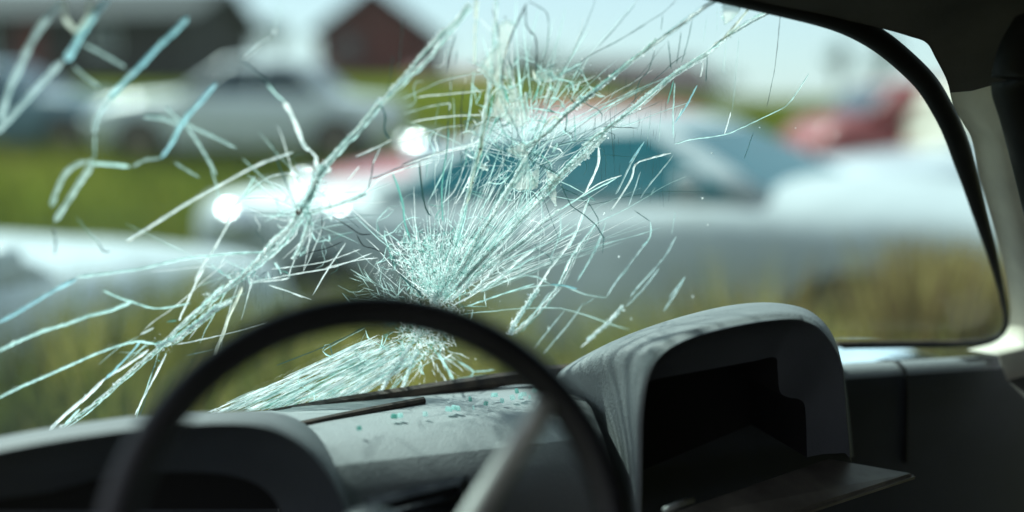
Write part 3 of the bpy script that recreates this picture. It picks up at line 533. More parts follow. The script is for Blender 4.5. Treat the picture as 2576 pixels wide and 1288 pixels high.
(10, 'y', 34, [(445,150),(400,260),(340,380),(290,530),(240,640),(210,770)]), (10, 'W', 34, [(360,260),(200,350),(0,500)]), (10, 'w', 12, [(0,600),(260,540),(420,500),(640,435)]), (10, 'f', 9, [(200,650),(430,600)]), (10, 'w', 22, [(520,115),(700,100),(830,80)]), (10, 'w', 11, [(660,140),(850,200),(1000,252)]), (10, 't', 16, [(300,130),(200,230),(60,350)]), (10, 'w', 12, [(270,150),(110,290)]),
(10, 'd', 12, [(1450,458),(1200,590),(960,690),(720,782)]), (10, 'd', 12, [(1530,608),(1340,662)]), (10, 't', 10, [(1430,480),(1100,660)]),
(11, 'W', 44, [(720,830),(620,990),(540,1110),(465,1250)]), (11, 'W', 32, [(780,870),(710,1030),(650,1200)]), (11, 't', 30, [(940,890),(1000,990),(1070,1110)]), (11, 'w', 26, [(1060,905),(995,945)]), (11, 't', 26, [(1100,960),(1230,1050),(1160,1120)]), (11, 't', 20, [(1230,1050),(1400,1030)]), (11, 't', 16, [(240,1270),(500,1222),(720,1190),(1000,1130),(1200,1090),(1450,1060)]), (11, 'd', 22, [(635,255),(720,350),(790,400),(820,455)]), (11, 'd', 24, [(1140,505),(1162,555)]), (11, 'w', 26, [(1720,60),(1480,250),(1220,430),(1060,520)]), (11, 't', 20, [(1720,340),(1500,410),(1180,520)]), (11, 'W', 40, [(1640,-10),(1400,150),(1200,330),(1040,480)]), (11, 'W', 40, [(1400,30),(1220,220),(1060,400)]), (11, 'f', 30, [(1720,120),(1500,260),(1300,400)]),
]
CMAT = {'w': 'crack_white', 'W': 'crack_white', 't': 'crack_teal', 'b': 'crack_blue', 'g': 'crack_green', 'y': 'crack_cream', 'f': 'crack_faint', 'd': 'crack_dark', 'p': 'crack_pale', 'k': 'crack_black'}
built = []
fine = {}
order = sorted(range(len(T)), key=lambda i: -T[i][2] * sum((Vector(T[i][3][k + 1]) - Vector(T[i][3][k])).length for k in range(len(T[i][3]) - 1)))
big = set(order[:96])
for i, (c, col, w, pts) in enumerate(T):
    p2 = [q(c, p) for p in pts]
    p2 = [(v.x, v.y) for v in smoothpts([(x, y, 0) for x, y in p2], 3)] if len(p2) > 2 and col != 'W' else p2
    wq = w * S_
    # resample
    dense = []
    step = 5 if col == 'W' else 9
    for k in range(len(p2) - 1):
        a, b = Vector(p2[k]), Vector(p2[k + 1]); n = max(1, int((b - a).length / step))
        dense += [a.lerp(b, j / n) for j in range(n)]
    dense.append(Vector(p2[-1]))
    if (col in 'bt' and c in (8, 12) and w >= 20) or (col in 'tw' and c in (1, 5) and w > 30): col = 'p'
    key = CMAT[col]
    mb = MB() if i in big else fine.setdefault(key, MB())
    blur = (1.0 if c in (1, 5) else (.62 if c in (8, 12) else .85 if c == 9 else .80))
    if col == 'W':
        for _ in range(5):
            off = rc.uniform(-.3, .3) * wq; off2 = rc.uniform(-.22, .22) * wq; dd = (dense[-1] - dense[0]).normalized(); nr = Vector((-dd.y, dd.x))
            pp = [on_glass(*(d + nr * (off + (off2 - off) * j / len(dense) + rc.gauss(0, wq * .06)))) for j, d in enumerate(dense)]
            prism(mb, pp, [wq * rc.uniform(.18, .42) * p.y / FPX for p in pp], jag=.5, off=rc.uniform(.001, .005))
        for key2 in ('crack_green', 'crack_teal', 'crack_teal'):
            off = rc.uniform(-.5, .5) * wq; dd = (dense[-1] - dense[0]).normalized(); nr = Vector((-dd.y, dd.x))
            pp = [on_glass(*(d + nr * (off + rc.gauss(0, wq * .08)))) for d in dense]
            prism(fine.setdefault(key2, MB()), pp, [wq * rc.uniform(.08, .18) * p.y / FPX for p in pp], jag=.5, off=rc.uniform(.001, .005))
        chips(mb, [tuple(d) for d in dense], wq * .9, 2.2, (1.8, max(4.5, wq * .48)))
    else:
        pp = [on_glass(*(d + Vector((rc.gauss(0, .25), rc.gauss(0, .25))))) for d in dense]
        wv = [wq * blur * rc.uniform(.75, 1.1) * p.y / FPX for p in pp]
        prism(mb, pp, wv, jag=.18 if wq < 8 else .08)
        if col in 'wyt' and wq > 5 and c not in (1, 5): chips(mb, [tuple(d) for d in dense], wq * .5, .22, (1, 3.2))
    if i in big: mb.build('crack', M[key], screen)
# plates of lifted glass
for c, pts in ((3, [(560,180),(640,150),(690,180),(640,350),(600,520),(590,700),(620,840)]), (3, [(480,440),(570,330),(590,520),(580,700),(520,650),(410,540)]), (3, [(560,700),(600,690),(650,830),(600,930),(500,920)]), (3, [(640,850),(800,740),(810,960),(720,1010),(610,940)]), (3, [(640,720),(720,690),(740,760),(660,800)]), (3, [(880,560),(990,560),(1000,640),(880,650)]),
               (7, [(840,120),(900,80),(1000,70),(1010,160),(940,180)]), (7, [(965,190),(1010,180),(1040,300),(1090,420),(950,445),(880,415),(920,320)]), (7, [(1160,280),(1300,345),(1235,405),(1180,350)]), (7, [(1170,350),(1240,420),(1250,580),(1190,480)]), (7, [(1050,300),(1110,260),(1100,420),(1060,400)]), (7, [(640,220),(700,260),(700,290),(630,260)]), (4, [(1080,20),(1240,0),(1230,60),(1100,190)])):
    p2 = [Vector(q(c, p)) for p in pts]; mb = MB()
    p2 = [p for a, b in zip(p2, p2[1:] + p2[:1]) for p in (a, a.lerp(b, .3) + Vector((rc.gauss(0, 1.5), rc.gauss(0, 1.5))), a.lerp(b, .68) + Vector((rc.gauss(0, 2.2), rc.gauss(0, 2.2))))]
    chips(fine.setdefault('crack_teal', MB()), [tuple(p) for p in p2 + p2[:1]], 3.0, .55, (1.2, 4.2))
    chips(fine.setdefault('crack_white', MB()), [tuple(p) for p in p2 + p2[:1]], 5.0, .35, (1.2, 5))
    f_ = [on_glass(p.x, p.y) for p in p2]; n = len(f_); fr_ = [p + gnorm(p) * (.004 + .003 * rc.random()) for p in f_]; bk = [p + gnorm(p) * .001 for p in f_]
    mb.add(fr_, [tuple(range(n))])
    mb.build('lifted_flake', M['crack_plate'], screen)
# crazed zone round the impact behind the wheel rim: splinters radiating from it
def splinters(mb, n, cx, cy, amin, amax, rmin, rmax, lmin, lmax, wmin, wmax, power=1.0, spread=.12):
    for _ in range(n):
        a = R(rc.uniform(amin, amax)); r = rmin + (rmax - rmin) * rc.random() ** power
        a2 = a + rc.gauss(0, spread); l = rc.uniform(lmin, lmax)
        p0 = Vector((cx + r * math.cos(a), cy - r * math.sin(a))); p1 = p0 + Vector((math.cos(a2), -math.sin(a2))) * l
        mid = p0.lerp(p1, .5) + Vector((rc.gauss(0, l * .03), rc.gauss(0, l * .03)))
        pp = [on_glass(*p0), on_glass(*mid), on_glass(*p1)]
        prism(mb, pp, 1.35 * rc.uniform(wmin, wmax) * pp[0].y / FPX, jag=.2, off=rc.uniform(.001, .006))
fr1, fr2, fr3, fr4 = MB(), MB(), MB(), MB()
splinters(fr1, 1250, 1092, 765, 42, 132, 6, 175, 4, 15, .8, 2.2, .75, 1.0)
splinters(fr1, 46, 1092, 770, 40, 112, 40, 160, 40, 130, .7, 1.4, .9, .05)
splinters(fr2, 40, 1092, 770, 40, 115, 40, 170, 40, 150, .7, 1.4, .9, .05)
splinters(fr1, 70, 1096, 772, 18, 75, 60, 330, 60, 260, .8, 1.8, .8, .03)
splinters(fr2, 60, 1096, 772, 18, 75, 60, 380, 60, 260, .8, 1.6, .8, .03)
splinters(fr2, 420, 1096, 765, 45, 122, 30, 215, 5, 20, .8, 2.0, .8, .9)
splinters(fr3, 240, 1096, 765, 40, 135, 20, 190, 6, 22, .8, 2.2, .9, .8)
splinters(fr1, 520, 1085, 800, 0, 360, 0, 80, 4, 15, .9, 2.6, .7, 1.4)
splinters(fr1, 140, 1110, 770, 28, 62, 60, 300, 30, 110, .9, 2.2, .8, .05)
splinters(fr2, 46, 1085, 775, 152, 172, 70, 190, 20, 60, .8, 1.6, 1, .5)
# short parallel scratches on the left flank of the zone
for k in range(46):
    f = rc.random(); p = Vector((930 + 190 * f, 640 + 100 * f)) + Vector((rc.gauss(0, 10), rc.gauss(0, 8))); l = rc.uniform(14, 52)
    pp = [on_glass(*p), on_glass(*(p + Vector((-.52, .85)) * l))]; prism(fr1 if k % 3 else fr2, pp, rc.uniform(.9, 1.8) * 1.12 / FPX)
for k in range(44):
    f = rc.random(); p = Vector((1078, 505)) + Vector((150 * f, -60 * f + rc.uniform(-40, 70))); l = rc.uniform(18, 60)
    pp = [on_glass(*p), on_glass(*(p + Vector((.70, -.71)) * l))]; prism(fr2 if k % 2 else fr1, pp, rc.uniform(.9, 2.0) * 1.12 / FPX)
for k in range(40):
    p = Vector((1230, 560)) + Vector((rc.uniform(-60, 60), rc.uniform(-60, 70))); l = rc.uniform(18, 60)
    pp = [on_glass(*p), on_glass(*(p + Vector((.66, -.75)) * l))]; prism(fr2 if k % 3 else fr3, pp, rc.uniform(.9, 1.8) * 1.12 / FPX)
# the fan below the rim: bundle running to the lower left
def bundle(mb, n, A0, A1, B0, B1, w, lmin, lmax, ff=(0, 1)):
    for _ in range(n):
        s0 = rc.random(); p0 = Vector(A0).lerp(Vector(A1), s0); p1 = Vector(B0).lerp(Vector(B1), min(1, max(0, s0 + rc.gauss(0, .05))))
        t0 = rc.uniform(ff[0], ff[1]); l = rc.uniform(lmin, lmax) / (p1 - p0).length
        a = p0.lerp(p1, t0); b = p0.lerp(p1, min(1.0, t0 + l)); c = a.lerp(b, .5) + Vector((rc.gauss(0, 1), rc.gauss(0, 1)))
        pp = [on_glass(*a), on_glass(*c), on_glass(*b)]; prism(mb, pp, 1.35 * rc.uniform(*w) * pp[0].y / FPX, jag=.3, off=rc.uniform(.001, .006))
bundle(fr1, 470, (950, 838), (1075, 885), (530, 1030), (860, 1018), (.9, 2.6), 24, 120)
bundle(fr2, 190, (950, 838), (1075, 885), (530, 1030), (860, 1018), (.9, 2.4), 24, 110)
bundle(fr3, 110, (960, 845), (1075, 890), (560, 1030), (840, 1018), (.9, 2.2), 24, 100)
bundle(fr4, 150, (950, 842), (1070, 888), (560, 1030), (820, 1018), (1.0, 3.6), 16, 70)
bundle(fr1, 60, (945, 838), (965, 845), (520, 1035), (560, 1035), (1.0, 2.6), 40, 160)
splinters(fr1, 330, 1050, 850, 0, 360, 0, 62, 5, 20, .9, 2.4, .8, .8)
splinters(fr3, 90, 1050, 845, 0, 360, 0, 75, 6, 22, .9, 2.4, .8, .8)
splinters(fr1, 60, 1070, 850, 205, 340, 30, 120, 10, 40, .8, 1.8, .8, .2)
for k in range(2600):
    a = R(rc.gauss(88, 30)); r = 190 * rc.random() ** .75; flake(fr1 if k % 3 else fr2, Vector((1096 + r * math.cos(a), 768 - r * math.sin(a))), rc.uniform(1.4, 4.2))
for k in range(700):
    s0 = rc.random(); t0 = rc.random() ** 1.2; p = Vector((950, 838)).lerp(Vector((1085, 880)), s0).lerp(Vector((540, 1030)).lerp(Vector((850, 1018)), s0), t0); flake(fr1 if k % 3 else fr4, p, rc.uniform(1.4, 4.0))
# long hair cracks running out from the impacts, kinked, each one meeting the next
def hair(mb, x, y, ang, length, w):
    p = Vector((x, y)); pts = [p.copy()]; a = ang; d = 0
    while d < length:
        st = rc.uniform(18, 46); a += rc.gauss(0, .07); p = p + Vector((math.cos(a), -math.sin(a))) * st; d += st
        if not (-40 < p.x < 2400 and -60 < p.y < 1080): break
        pts.append(p.copy())
    if len(pts) > 1: prism(mb, [on_glass(*t_) for t_ in pts], w / FPX * 1.15, jag=.3, off=rc.uniform(.001, .004))
    return pts
hw_, ht_, hd_ = fine.setdefault('crack_white', MB()), fine.setdefault('crack_teal', MB()), fine.setdefault('crack_dark', MB())
for cx, cy, n, a0, a1, l0, l1 in ((1100, 740, 26, 15, 75, 260, 1000), (1100, 740, 9, 80, 150, 150, 420), (1060, 860, 26, 195, 235, 200, 560), (1320, 400, 30, 10, 80, 120, 620), (1320, 400, 22, 80, 170, 80, 330), (1320, 330, 16, 60, 120, 100, 380), (1320, 420, 20, 215, 300, 80, 330), (766, 535, 22, 100, 260, 60, 330), (766, 535, 16, -40, 60, 60, 240), (606, 690, 14, 150, 260, 60, 300), (403, 868, 8, 170, 260, 60, 260)):
    for _ in range(n):
        st = hair(rc.choice((hw_, hw_, ht_, ht_, hd_)), cx + rc.gauss(0, 26), cy + rc.gauss(0, 22), R(rc.uniform(a0, a1)), rc.uniform(l0, l1) * rc.uniform(.5, 1), rc.uniform(.8, 2.0))
# crazed net between the two upper impacts
for cx, cy, sx, sy, n in ((1325, 250, 70, 60, 60), (1310, 400, 70, 60, 60), (1200, 330, 40, 80, 26), (760, 545, 40, 36, 36), (1420, 210, 40, 30, 26), (640, 690, 50, 24, 22), (1120, 620, 80, 70, 60), (1085, 690, 50, 55, 130), (1060, 805, 55, 40, 90), (980, 890, 70, 40, 50)):
    P_ = [Vector((rc.gauss(cx, sx), rc.gauss(cy, sy))) for _ in range(n)]
    for i, p in enumerate(P_):
        for r_ in sorted(P_, key=lambda t_: (t_ - p).length)[1:3]:
            m_ = p.lerp(r_, .5) + Vector((rc.gauss(0, 2.5), rc.gauss(0, 2.5)))
            prism(rc.choice((hw_, ht_, ht_, fine.setdefault('crack_green', MB()), hd_)), [on_glass(*p), on_glass(*m_), on_glass(*r_)], rc.uniform(1.0, 3.0) / FPX * 1.15, jag=.4, off=rc.uniform(.001, .005))
# unbroken main fractures: each runs right across the glass
for ch in ([(1185, 10), (1120, 90), (1060, 160), (968, 245), (905, 320), (840, 390), (800, 450), (768, 530), (715, 600), (655, 655), (605, 692), (545, 740), (470, 800), (402, 868), (330, 930), (240, 1010), (150, 1075)],
           [(1800, -6), (1705, 65), (1616, 130), (1540, 190), (1470, 245), (1400, 300), (1345, 355), (1285, 455), (1235, 540), (1190, 620), (1150, 690), (1112, 752)],
           [(1945, 20), (1850, 75), (1776, 135), (1690, 190), (1620, 255), (1535, 318), (1470, 370), (1400, 440), (1330, 510), (1262, 580), (1205, 655), (1150, 725), (1108, 765)],
           [(1500, 560), (1440, 640), (1400, 720), (1340, 790), (1285, 840)], [(1245, -10), (1236, 120), (1225, 230), (1205, 340), (1185, 430), (1165, 520), (1130, 640), (1100, 745)]):
    d_ = smoothpts([(x, y, 0) for x, y in ch], 9)
    for key, w_, o_ in (('crack_white', 3.4, 1.2), ('crack_white', 2.4, 3.0), ('crack_teal', 2.2, 4.0), ('crack_green', 1.6, 5.0), ('crack_white', 1.4, 6.0)):
        ox, oy = rc.gauss(0, o_), rc.gauss(0, o_)
        prism(fine.setdefault(key, MB()), [on_glass(p.x + ox + rc.gauss(0, .8), p.y + oy + rc.gauss(0, .8)) for p in d_], [w_ / FPX * 1.15 * rc.uniform(.5, 1.4) for _ in d_], jag=.5, off=rc.uniform(.001, .004))
    chips(fine.setdefault('crack_white', MB()), [(p.x, p.y) for p in d_], 7, .8, (1.2, 4.2))
# curved cross fractures joining the radial ones
for cx, cy, r0, r1, a0, a1, n in ((1100, 760, 110, 520, 8, 78, 16), (1100, 760, 130, 330, 95, 165, 7), (1310, 400, 70, 330, 95, 200, 12), (1310, 400, 60, 260, -30, 80, 10), (766, 535, 40, 170, 80, 300, 8), (1050, 850, 90, 330, 192, 240, 7)):
    for _ in range(n):
        r_ = rc.uniform(r0, r1); s0 = rc.uniform(a0, a1 - 12); s1 = min(a1, s0 + rc.uniform(10, 34)); pts = []
        for k in range(7):
            a = R(s0 + (s1 - s0) * k / 6); rr = r_ * (1 + .04 * math.sin(k * 1.1) + rc.gauss(0, .006)); pts.append(on_glass(cx + rr * math.cos(a), cy - rr * math.sin(a)))
        prism(rc.choice((hw_, ht_, hd_, fine.setdefault('crack_faint', MB()))), pts, rc.uniform(1.0, 2.6) / FPX * 1.15, jag=.3, off=rc.uniform(.001, .004))
# broken node at the left hub and at the second impact
for (hx, hy, r0, n) in ((403, 868, 26, 60), (606, 690, 30, 90), (766, 530, 34, 100), (520, 735, 14, 16), (800, 480, 30, 70), (1415, 195, 70, 120), (1330, 420, 70, 130), (1300, 300, 60, 60)):
    for k in range(n): flake(fr1 if k % 3 else (fr3 if k % 2 else fr2), Vector((hx + rc.gauss(0, r0 * .5), hy + rc.gauss(0, r0 * .5))), rc.uniform(1.5, 6))
# round drops and chips
for (c, x, y, r) in ((8, 1137, 510, 20), (8, 405, 605, 22), (8, 350, 640, 22), (8, 465, 985, 22), (8, 1180, 725, 16), (8, 1210, 150, 14), (12, 310, 90, 26), (12, 330, 480, 20), (12, 400, 560, 20), (12, 1490, 230, 18), (12, 1000, 410, 18), (12, 940, 340, 22), (4, 955, 430, 14), (4, 355, 825, 12), (4, 1385, 1015, 14), (4, 910, 600, 11), (4, 1670, 1020, 16), (10, 170, 210, 26), (9, 110, 600, 22), (9, 1265, 620, 18), (11, 1250, 940, 16), (9, 495, 1265, 26), (9, 690, 1025, 14), (3, 1640, 825, 10), (3, 1675, 740, 9)):
    px_, py_ = q(c, (x, y))
    for _ in range(5): flake(fr4, Vector((px_ + rc.gauss(0, 1.2), py_ + rc.gauss(0, 1.2))), r * S_ * rc.uniform(.6, 1.0))
# fine upright scratches
sc_ = MB()
for (x0, x1, y0, y1, n) in ((1490, 1700, 150, 330, 60), (600, 720, 660, 780, 36), (1540, 1700, 330, 480, 26), (700, 800, 770, 830, 14), (1440, 1560, 260, 420, 20)):
    for _ in range(n):
        x, y = rc.uniform(x0, x1), rc.uniform(y0, y1); l = rc.uniform(14, 60); a, b = on_glass(x, y), on_glass(x + rc.gauss(-2, 3), y + l)
        prism(sc_, [a, a.lerp(b, .5), b], rc.uniform(.5, 1.0) * a.y / FPX)
tag(sc_.build('scratches', M['crack_black'], screen), kind='stuff')
for nm, mb, mk in (('crazed_glass', fr1, 'crack_white'), ('crazed_glass', fr2, 'crack_frost'), ('crazed_glass', fr3, 'crack_green'), ('glinting_chips', fr4, 'crack_white')):
    tag(mb.build(nm, M[mk], screen), kind='stuff')
for key, mb in fine.items(): tag(mb.build('fine_cracks', M[key], screen), kind='stuff')
for (px_, py_, s) in ((750, 535, 11), (757, 528, 7), (1195, 165, 4), (1270, 44, 4), (1207, 375, 6), (1190, 460, 4)):
    c = on_glass(px_, py_, .004); r_ = s / FPX * c.y; bc = MB()
    bc.box(c, (r_, r_ * .6, r_ * 1.1), Matrix.Rotation(rc.random() * 3, 3, 'Y'), r_ * .2); bc.build('dirt_speck', M['chip_brown'], screen)
# ================================================================== OUTSIDE
def ground_z(x, y):
    d = math.hypot(x, max(y, 0)) if y > 0 else 0
    az = math.atan2(x, max(y, .01))
    k = min(1, max(0, (az + .02) / .22)); k = k * k * (3 - 2 * k)          # 0 = left, 1 = right
    zl = 0 if d < 6 else (.076 * (d - 6) if d < 14 else .608 + .068 * (d - 14) if d < 40 else 2.375 + .02 * (d - 40))
    zr = 0 if d < 6 else (.0765 * (d - 6) if d < 20 else 1.071 + .045 * (d - 20) if d < 30 else 1.524 + .0045 * (d - 30))
    return zl * (1 - k) + zr * k + .03 * math.sin(x * 1.7 + y) * min(1, d / 6) * math.sin(y * 1.3)
gx = np.concatenate([np.linspace(-900, -60, 12), np.linspace(-45, 45, 91), np.linspace(60, 900, 12)])
gy = np.concatenate([np.linspace(-60, 0, 8), np.linspace(1, 60, 80), np.linspace(75, 1500, 20)])
g = MB(); g.grid([[(x, y, ground_z(x, y)) for x in gx] for y in gy]); tag(g.build('field', M['ground'], None, True), kind='structure')
rng = np.random.default_rng(5)
def blades(name, n, sample, hmin, hmax, wid, mat, kind_tint, lean=.35, label=None):
    V = np.zeros((n * 5, 3)); F = []; tint = np.zeros(n * 5)
    for i in range(n):
        x, y = sample(); z = ground_z(x, y) - .02
        h = (hmin + (hmax - hmin) * rng.random() ** .8) * (cur[0][3] if cur[0] else 1); a = rng.random() * 6.283; w = wid * rng.uniform(.6, 1.4); ln = lean * h * rng.random()
        dx, dy = math.cos(a), math.sin(a); b = rng.random() * 6.283; sx, sy = math.cos(b) * w, math.sin(b) * w
        V[i*5] = (x - sx, y - sy, z); V[i*5+1] = (x + sx, y + sy, z); mx, my, mz = x + dx * ln * .3, y + dy * ln * .3, z + h * .6
        V[i*5+2] = (mx - sx * .8, my - sy * .8, mz); V[i*5+3] = (mx + sx * .8, my + sy * .8, mz); V[i*5+4] = (x + dx * ln, y + dy * ln, z + h)
        F += [(i*5, i*5+1, i*5+3, i*5+2), (i*5+2, i*5+3, i*5+4)]; tint[i*5:i*5+5] = kind_tint(x, y)
    me = bpy.data.meshes.new(name); me.from_pydata(V.tolist(), [], F); me.materials.append(mat)
    at = me.attributes.new('tint', 'FLOAT', 'POINT'); at.data.foreach_set('value', tint)
    o = bpy.data.objects.new(name, me); COL.objects.link(o); return tag(o, label, None, None, 'stuff')
clumps = []
while len(clumps) < 190:
    y = rng.uniform(2.0, 3.2); x = rng.uniform(-.64, .64) * y
    if y < 2.3 and x > .55: continue
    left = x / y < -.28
    t_ = rng.choice([.12, .3, .5, .65, .8, .9, 1.0], p=[.20, .22, .18, .14, .12, .07, .07]) * (.7 if left else 1)  # left clumps get a lower tint: darker olive plants, with their shade painted in
    clumps.append((x, y, t_, rng.uniform(.55, 1.0)))
for px_, Y_ in ((2300, 2.9), (2330, 2.7), (2365, 3.0), (2400, 2.8), (2430, 2.95), (2350, 2.85), (2385, 2.75), (2310, 2.8), (2375, 2.8), (2420, 2.85), (2290, 2.95), (1930, 2.6)):
    p_ = at_Y(px_, 700, Y_)
    clumps.append((p_.x + rng.normal(0, .03), p_.y + rng.normal(0, .05), .97, 1.05))
cur = [None]; patch = lambda x, y: .5 + .5 * math.sin(x * 3.1 + 1.3 * math.sin(y * 2.3)) * math.sin(y * 2.7 + x)
def near():
    c = clumps[rng.integers(len(clumps))]; cur[0] = c
    return c[0] + rng.normal(0, .032), c[1] + rng.normal(0, .04)
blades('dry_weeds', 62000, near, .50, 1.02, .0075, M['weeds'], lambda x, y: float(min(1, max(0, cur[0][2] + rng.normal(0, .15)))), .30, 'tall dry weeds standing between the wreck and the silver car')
cur[0] = None
blades('field_grass', 24000, lambda: (lambda y: (rng.uniform(-.75, .75) * y * 1.05, y))(4.0 + 22 * rng.random() ** 1.5), .15, .42, .012, M['grass'], lambda x, y: min(1, max(0, .5 * patch(x * .3, y * .3) + .5 * rng.random())), .5, 'green grass of the sloping field')
# short green grass under the nose of the wreck
blades('green_grass', 9000, lambda: (rng.uniform(-1.4, 1.2), rng.uniform(1.35, 2.6)), .12, .42, .005, M['grass'], lambda x, y: .2 + .7 * rng.random(), .6, 'green grass growing through the empty engine bay')

# ---- car builder: x forward, y left, z up
def lerp_tab(tab, x):
    for a, b in zip(tab, tab[1:]):
        if a[0] <= x <= b[0]:
            k = (x - a[0]) / (b[0] - a[0]); k = k * k * (3 - 2 * k) * .5 + k * .5
            return [a[j] + (b[j] - a[j]) * k for j in range(1, len(a))]
    return list((tab[0] if x < tab[0][0] else tab[-1])[1:])
def car(name, label, cat, pos, head, mat, body, cabin, wb, wr=.30, roll=0.0, pitch=0.0, group='cars parked in the field', bump=True, wins=2, glass='darkglass', ends=True):
    root = tag(empty(name, pos), label, cat, group); root.rotation_euler = (roll, pitch, head)
    # lower body
    x0, x1 = body[0][0], body[-1][0]; rows = []
    for x in np.linspace(x0, x1, 41):
        zt, hw, zb, cr = lerp_tab(body, x)
        half = [(0, zt + cr), (.35 * hw, zt + cr * .92), (.68 * hw, zt + cr * .65), (.83 * hw, zt + cr * .25), (.91 * hw, zt - .02), (.965 * hw, zt - .07), (.995 * hw, zt - .135), (hw * 1.0, zt - .25), (hw * .985, (zt + zb) * .5 - .06), (hw * .96, zb + .08), (hw * .9, zb), (0, zb)]
        rows.append([(x, yy, zz) for yy, zz in half] + [(x, -yy, zz) for yy, zz in half[-2:0:-1]])
    b = MB(); b.grid(rows, closed=True, cap=True); bo = b.build('body', mat, root, True)
    # cabin: base ring to roof ring
    (xr, xf, zb, hwb), (xrr, xrf, zr, hwr) = cabin
    def ring(k, bulge=0.0):
        a, c, z, w = xr + (xrr - xr) * k, xf + (xrf - xf) * k, zb + (zr - zb) * k, hwb + (hwr - hwb) * k
        r = .10; pts = []
        for cx, cy, a0 in ((c - r, w - r, 0), (a + r, w - r, 90), (a + r, -w + r, 180), (c - r, -w + r, 270)):
            for t in (0, 30, 60, 90): pts.append((cx + r * math.cos(R(a0 + t)), cy + r * math.sin(R(a0 + t)), z))
        return pts
    rg_ = [ring(0), ring(.35), ring(.7), ring(.93)]
    top = ring(1.0); cx_ = (xrr + xrf) / 2
    rg_.append([(cx_ + (p[0] - cx_) * .97, p[1] * .95, zr + .0) for p in top])
    for s_2, dz in ((.8, .03), (.5, .05), (.02, .058)): rg_.append([(cx_ + (p[0] - cx_) * s_2, p[1] * s_2, zr + dz) for p in top])
    c2 = MB(); c2.grid(rg_, closed=True, cap=True); c2.build('cabin', mat, root, True)
    # windows
    def P(k, fx, side):
        a, c, z, w = xr + (xrr - xr) * k, xf + (xrf - xf) * k, zb + (zr - zb) * k, hwb + (hwr - hwb) * k
        return Vector((a + (c - a) * fx, side * (w + .006), z))
    for side in (1, -1):
        cuts = np.linspace(.07, .95, max(wins, 1) + 1)
        for i in range(wins):
            fa_, fb_ = cuts[i] + .012, cuts[i + 1] - .012
            w_ = MB(); w_.grid([[P(k, fa_ + (.03 if k > .5 and i == 0 else 0), side), P(k, (fa_ + fb_) / 2, side), P(k, fb_ - (.03 if k > .5 and i == wins - 1 else 0), side)] for k in (.06, .5, .88)])
            w_.build('side_window', M[glass], root)
    for front in ((1, 0) if ends else (1,)):
        w_ = MB(); rows = []
        for k in (.06, .35, .65, .9):
            a, c, z, w = xr + (xrr - xr) * k, xf + (xrf - xf) * k, zb + (zr - zb) * k, hwb + (hwr - hwb) * k
            x = (c + .006) if front else (a - .006); rows.append([(x, yy * (w - .09), z) for yy in (-1, -.5, 0, .5, 1)])
        w_.grid(rows); w_.build('front_window' if front else 'rear_window', M[glass], root)
    # wheels
    for wx_ in wb:
        for side in (1, -1):
            hw = lerp_tab(body, wx_)[1]; cy = side * (hw - .085)
            a_ = MB(); a_.grid([[(wx_ + (wr + .055) * math.cos(t), side * (hw - .11), wr + (wr + .055) * math.sin(t)) for t in np.linspace(-.5, math.pi + .5, 19)], [(wx_ + (wr + .055) * math.cos(t), side * (hw + .006), wr + (wr + .055) * math.sin(t)) for t in np.linspace(-.5, math.pi + .5, 19)]])
            n0 = len(a_.v); a_.v += [(wx_ + (wr + .05) * math.cos(t), side * (hw + .004), wr + (wr + .05) * math.sin(t)) for t in np.linspace(-.5, math.pi + .5, 19)]; a_.f.append(tuple(range(n0, n0 + 19)))
            a_.build('wheel_arch', M['black'], root)
            w = MB(); prof = [(wr * .62, -.09), (wr * .93, -.09), (wr, -.06), (wr, .06), (wr * .93, .09), (wr * .62, .095)]
            w.grid([[(wx_ + r_ * math.cos(t), cy + side * yy, wr + r_ * math.sin(t)) for t in np.linspace(0, 2 * math.pi, 25)[:-1]] for r_, yy in prof], closed=True)
            we = w.build('wheel', M['tyre'], root, True)
            h_ = MB(); h_.grid([[(wx_ + r_ * math.cos(t), cy + side * yy, wr + r_ * math.sin(t)) for t in np.linspace(0, 2 * math.pi, 25)[:-1]] for r_, yy in ((wr * .64, .094), (wr * .5, .085), (wr * .42, .10), (wr * .2, .112), (.001, .115))], closed=True)
            h_.build('hub_cap', M['hub'], we, True)
    # lamps and bumpers
    zt0, hw0, zb0, _ = lerp_tab(body, x0 + .02); zt1, hw1, zb1, _ = lerp_tab(body, x1 - .02)
    for side in (1, -1):
        l = MB(); r_ = .085; cx, cy, cz = x1 - .015, side * (hw1 - .16), zt1 - .14
        l.grid([[(cx + .05 * math.cos(ph), cy + r_ * math.sin(ph) * math.cos(t), cz + r_ * math.sin(ph) * math.sin(t)) for t in np.linspace(0, 2 * math.pi, 21)[:-1]] for ph in (math.pi / 2, 1.2, .8, .4, .02)], closed=True)
        l.build('headlight', M['lamp'], root, True)
        tl = MB(); tl.box((x0 - .005, side * (hw0 - .12), zt0 - .16), (.04, .2, .12), bev=.01); tl.build('tail_light', M['tail'], root)
    for xb, hb, zz, s in ((x0 - .05, hw0, zb0 + .22, -1), (x1 + .05, hw1, zb1 + .22, 1)):
        bm_ = MB(); bm_.tube([(xb - s * .25, -hb - .01, zz), (xb - s * .06, -hb * .95, zz), (xb, -hb * .6, zz), (xb + s * .015, 0, zz), (xb, hb * .6, zz), (xb - s * .06, hb * .95, zz), (xb - s * .25, hb + .01, zz)], .05, 10); bm_.build('bumper', M['bumper'], root, True)
    mm = MB()
    for side in (1, -1): 
        m_ = MB(); m_.box((xf - .32, side * (hwb + .10), zb + .08), (.07, .15, .10), bev=.02); m_.build('door_mirror', mat, root, True)
    hd_ = MB()
    for i in range(wins):
        fx = xr + (xf - xr) * (.25 + .42 * i); yy = -(lerp_tab(body, fx)[1] + .008)
    return root
def place(px, py_base, Y): p = at_Y(px, py_base, Y); return p
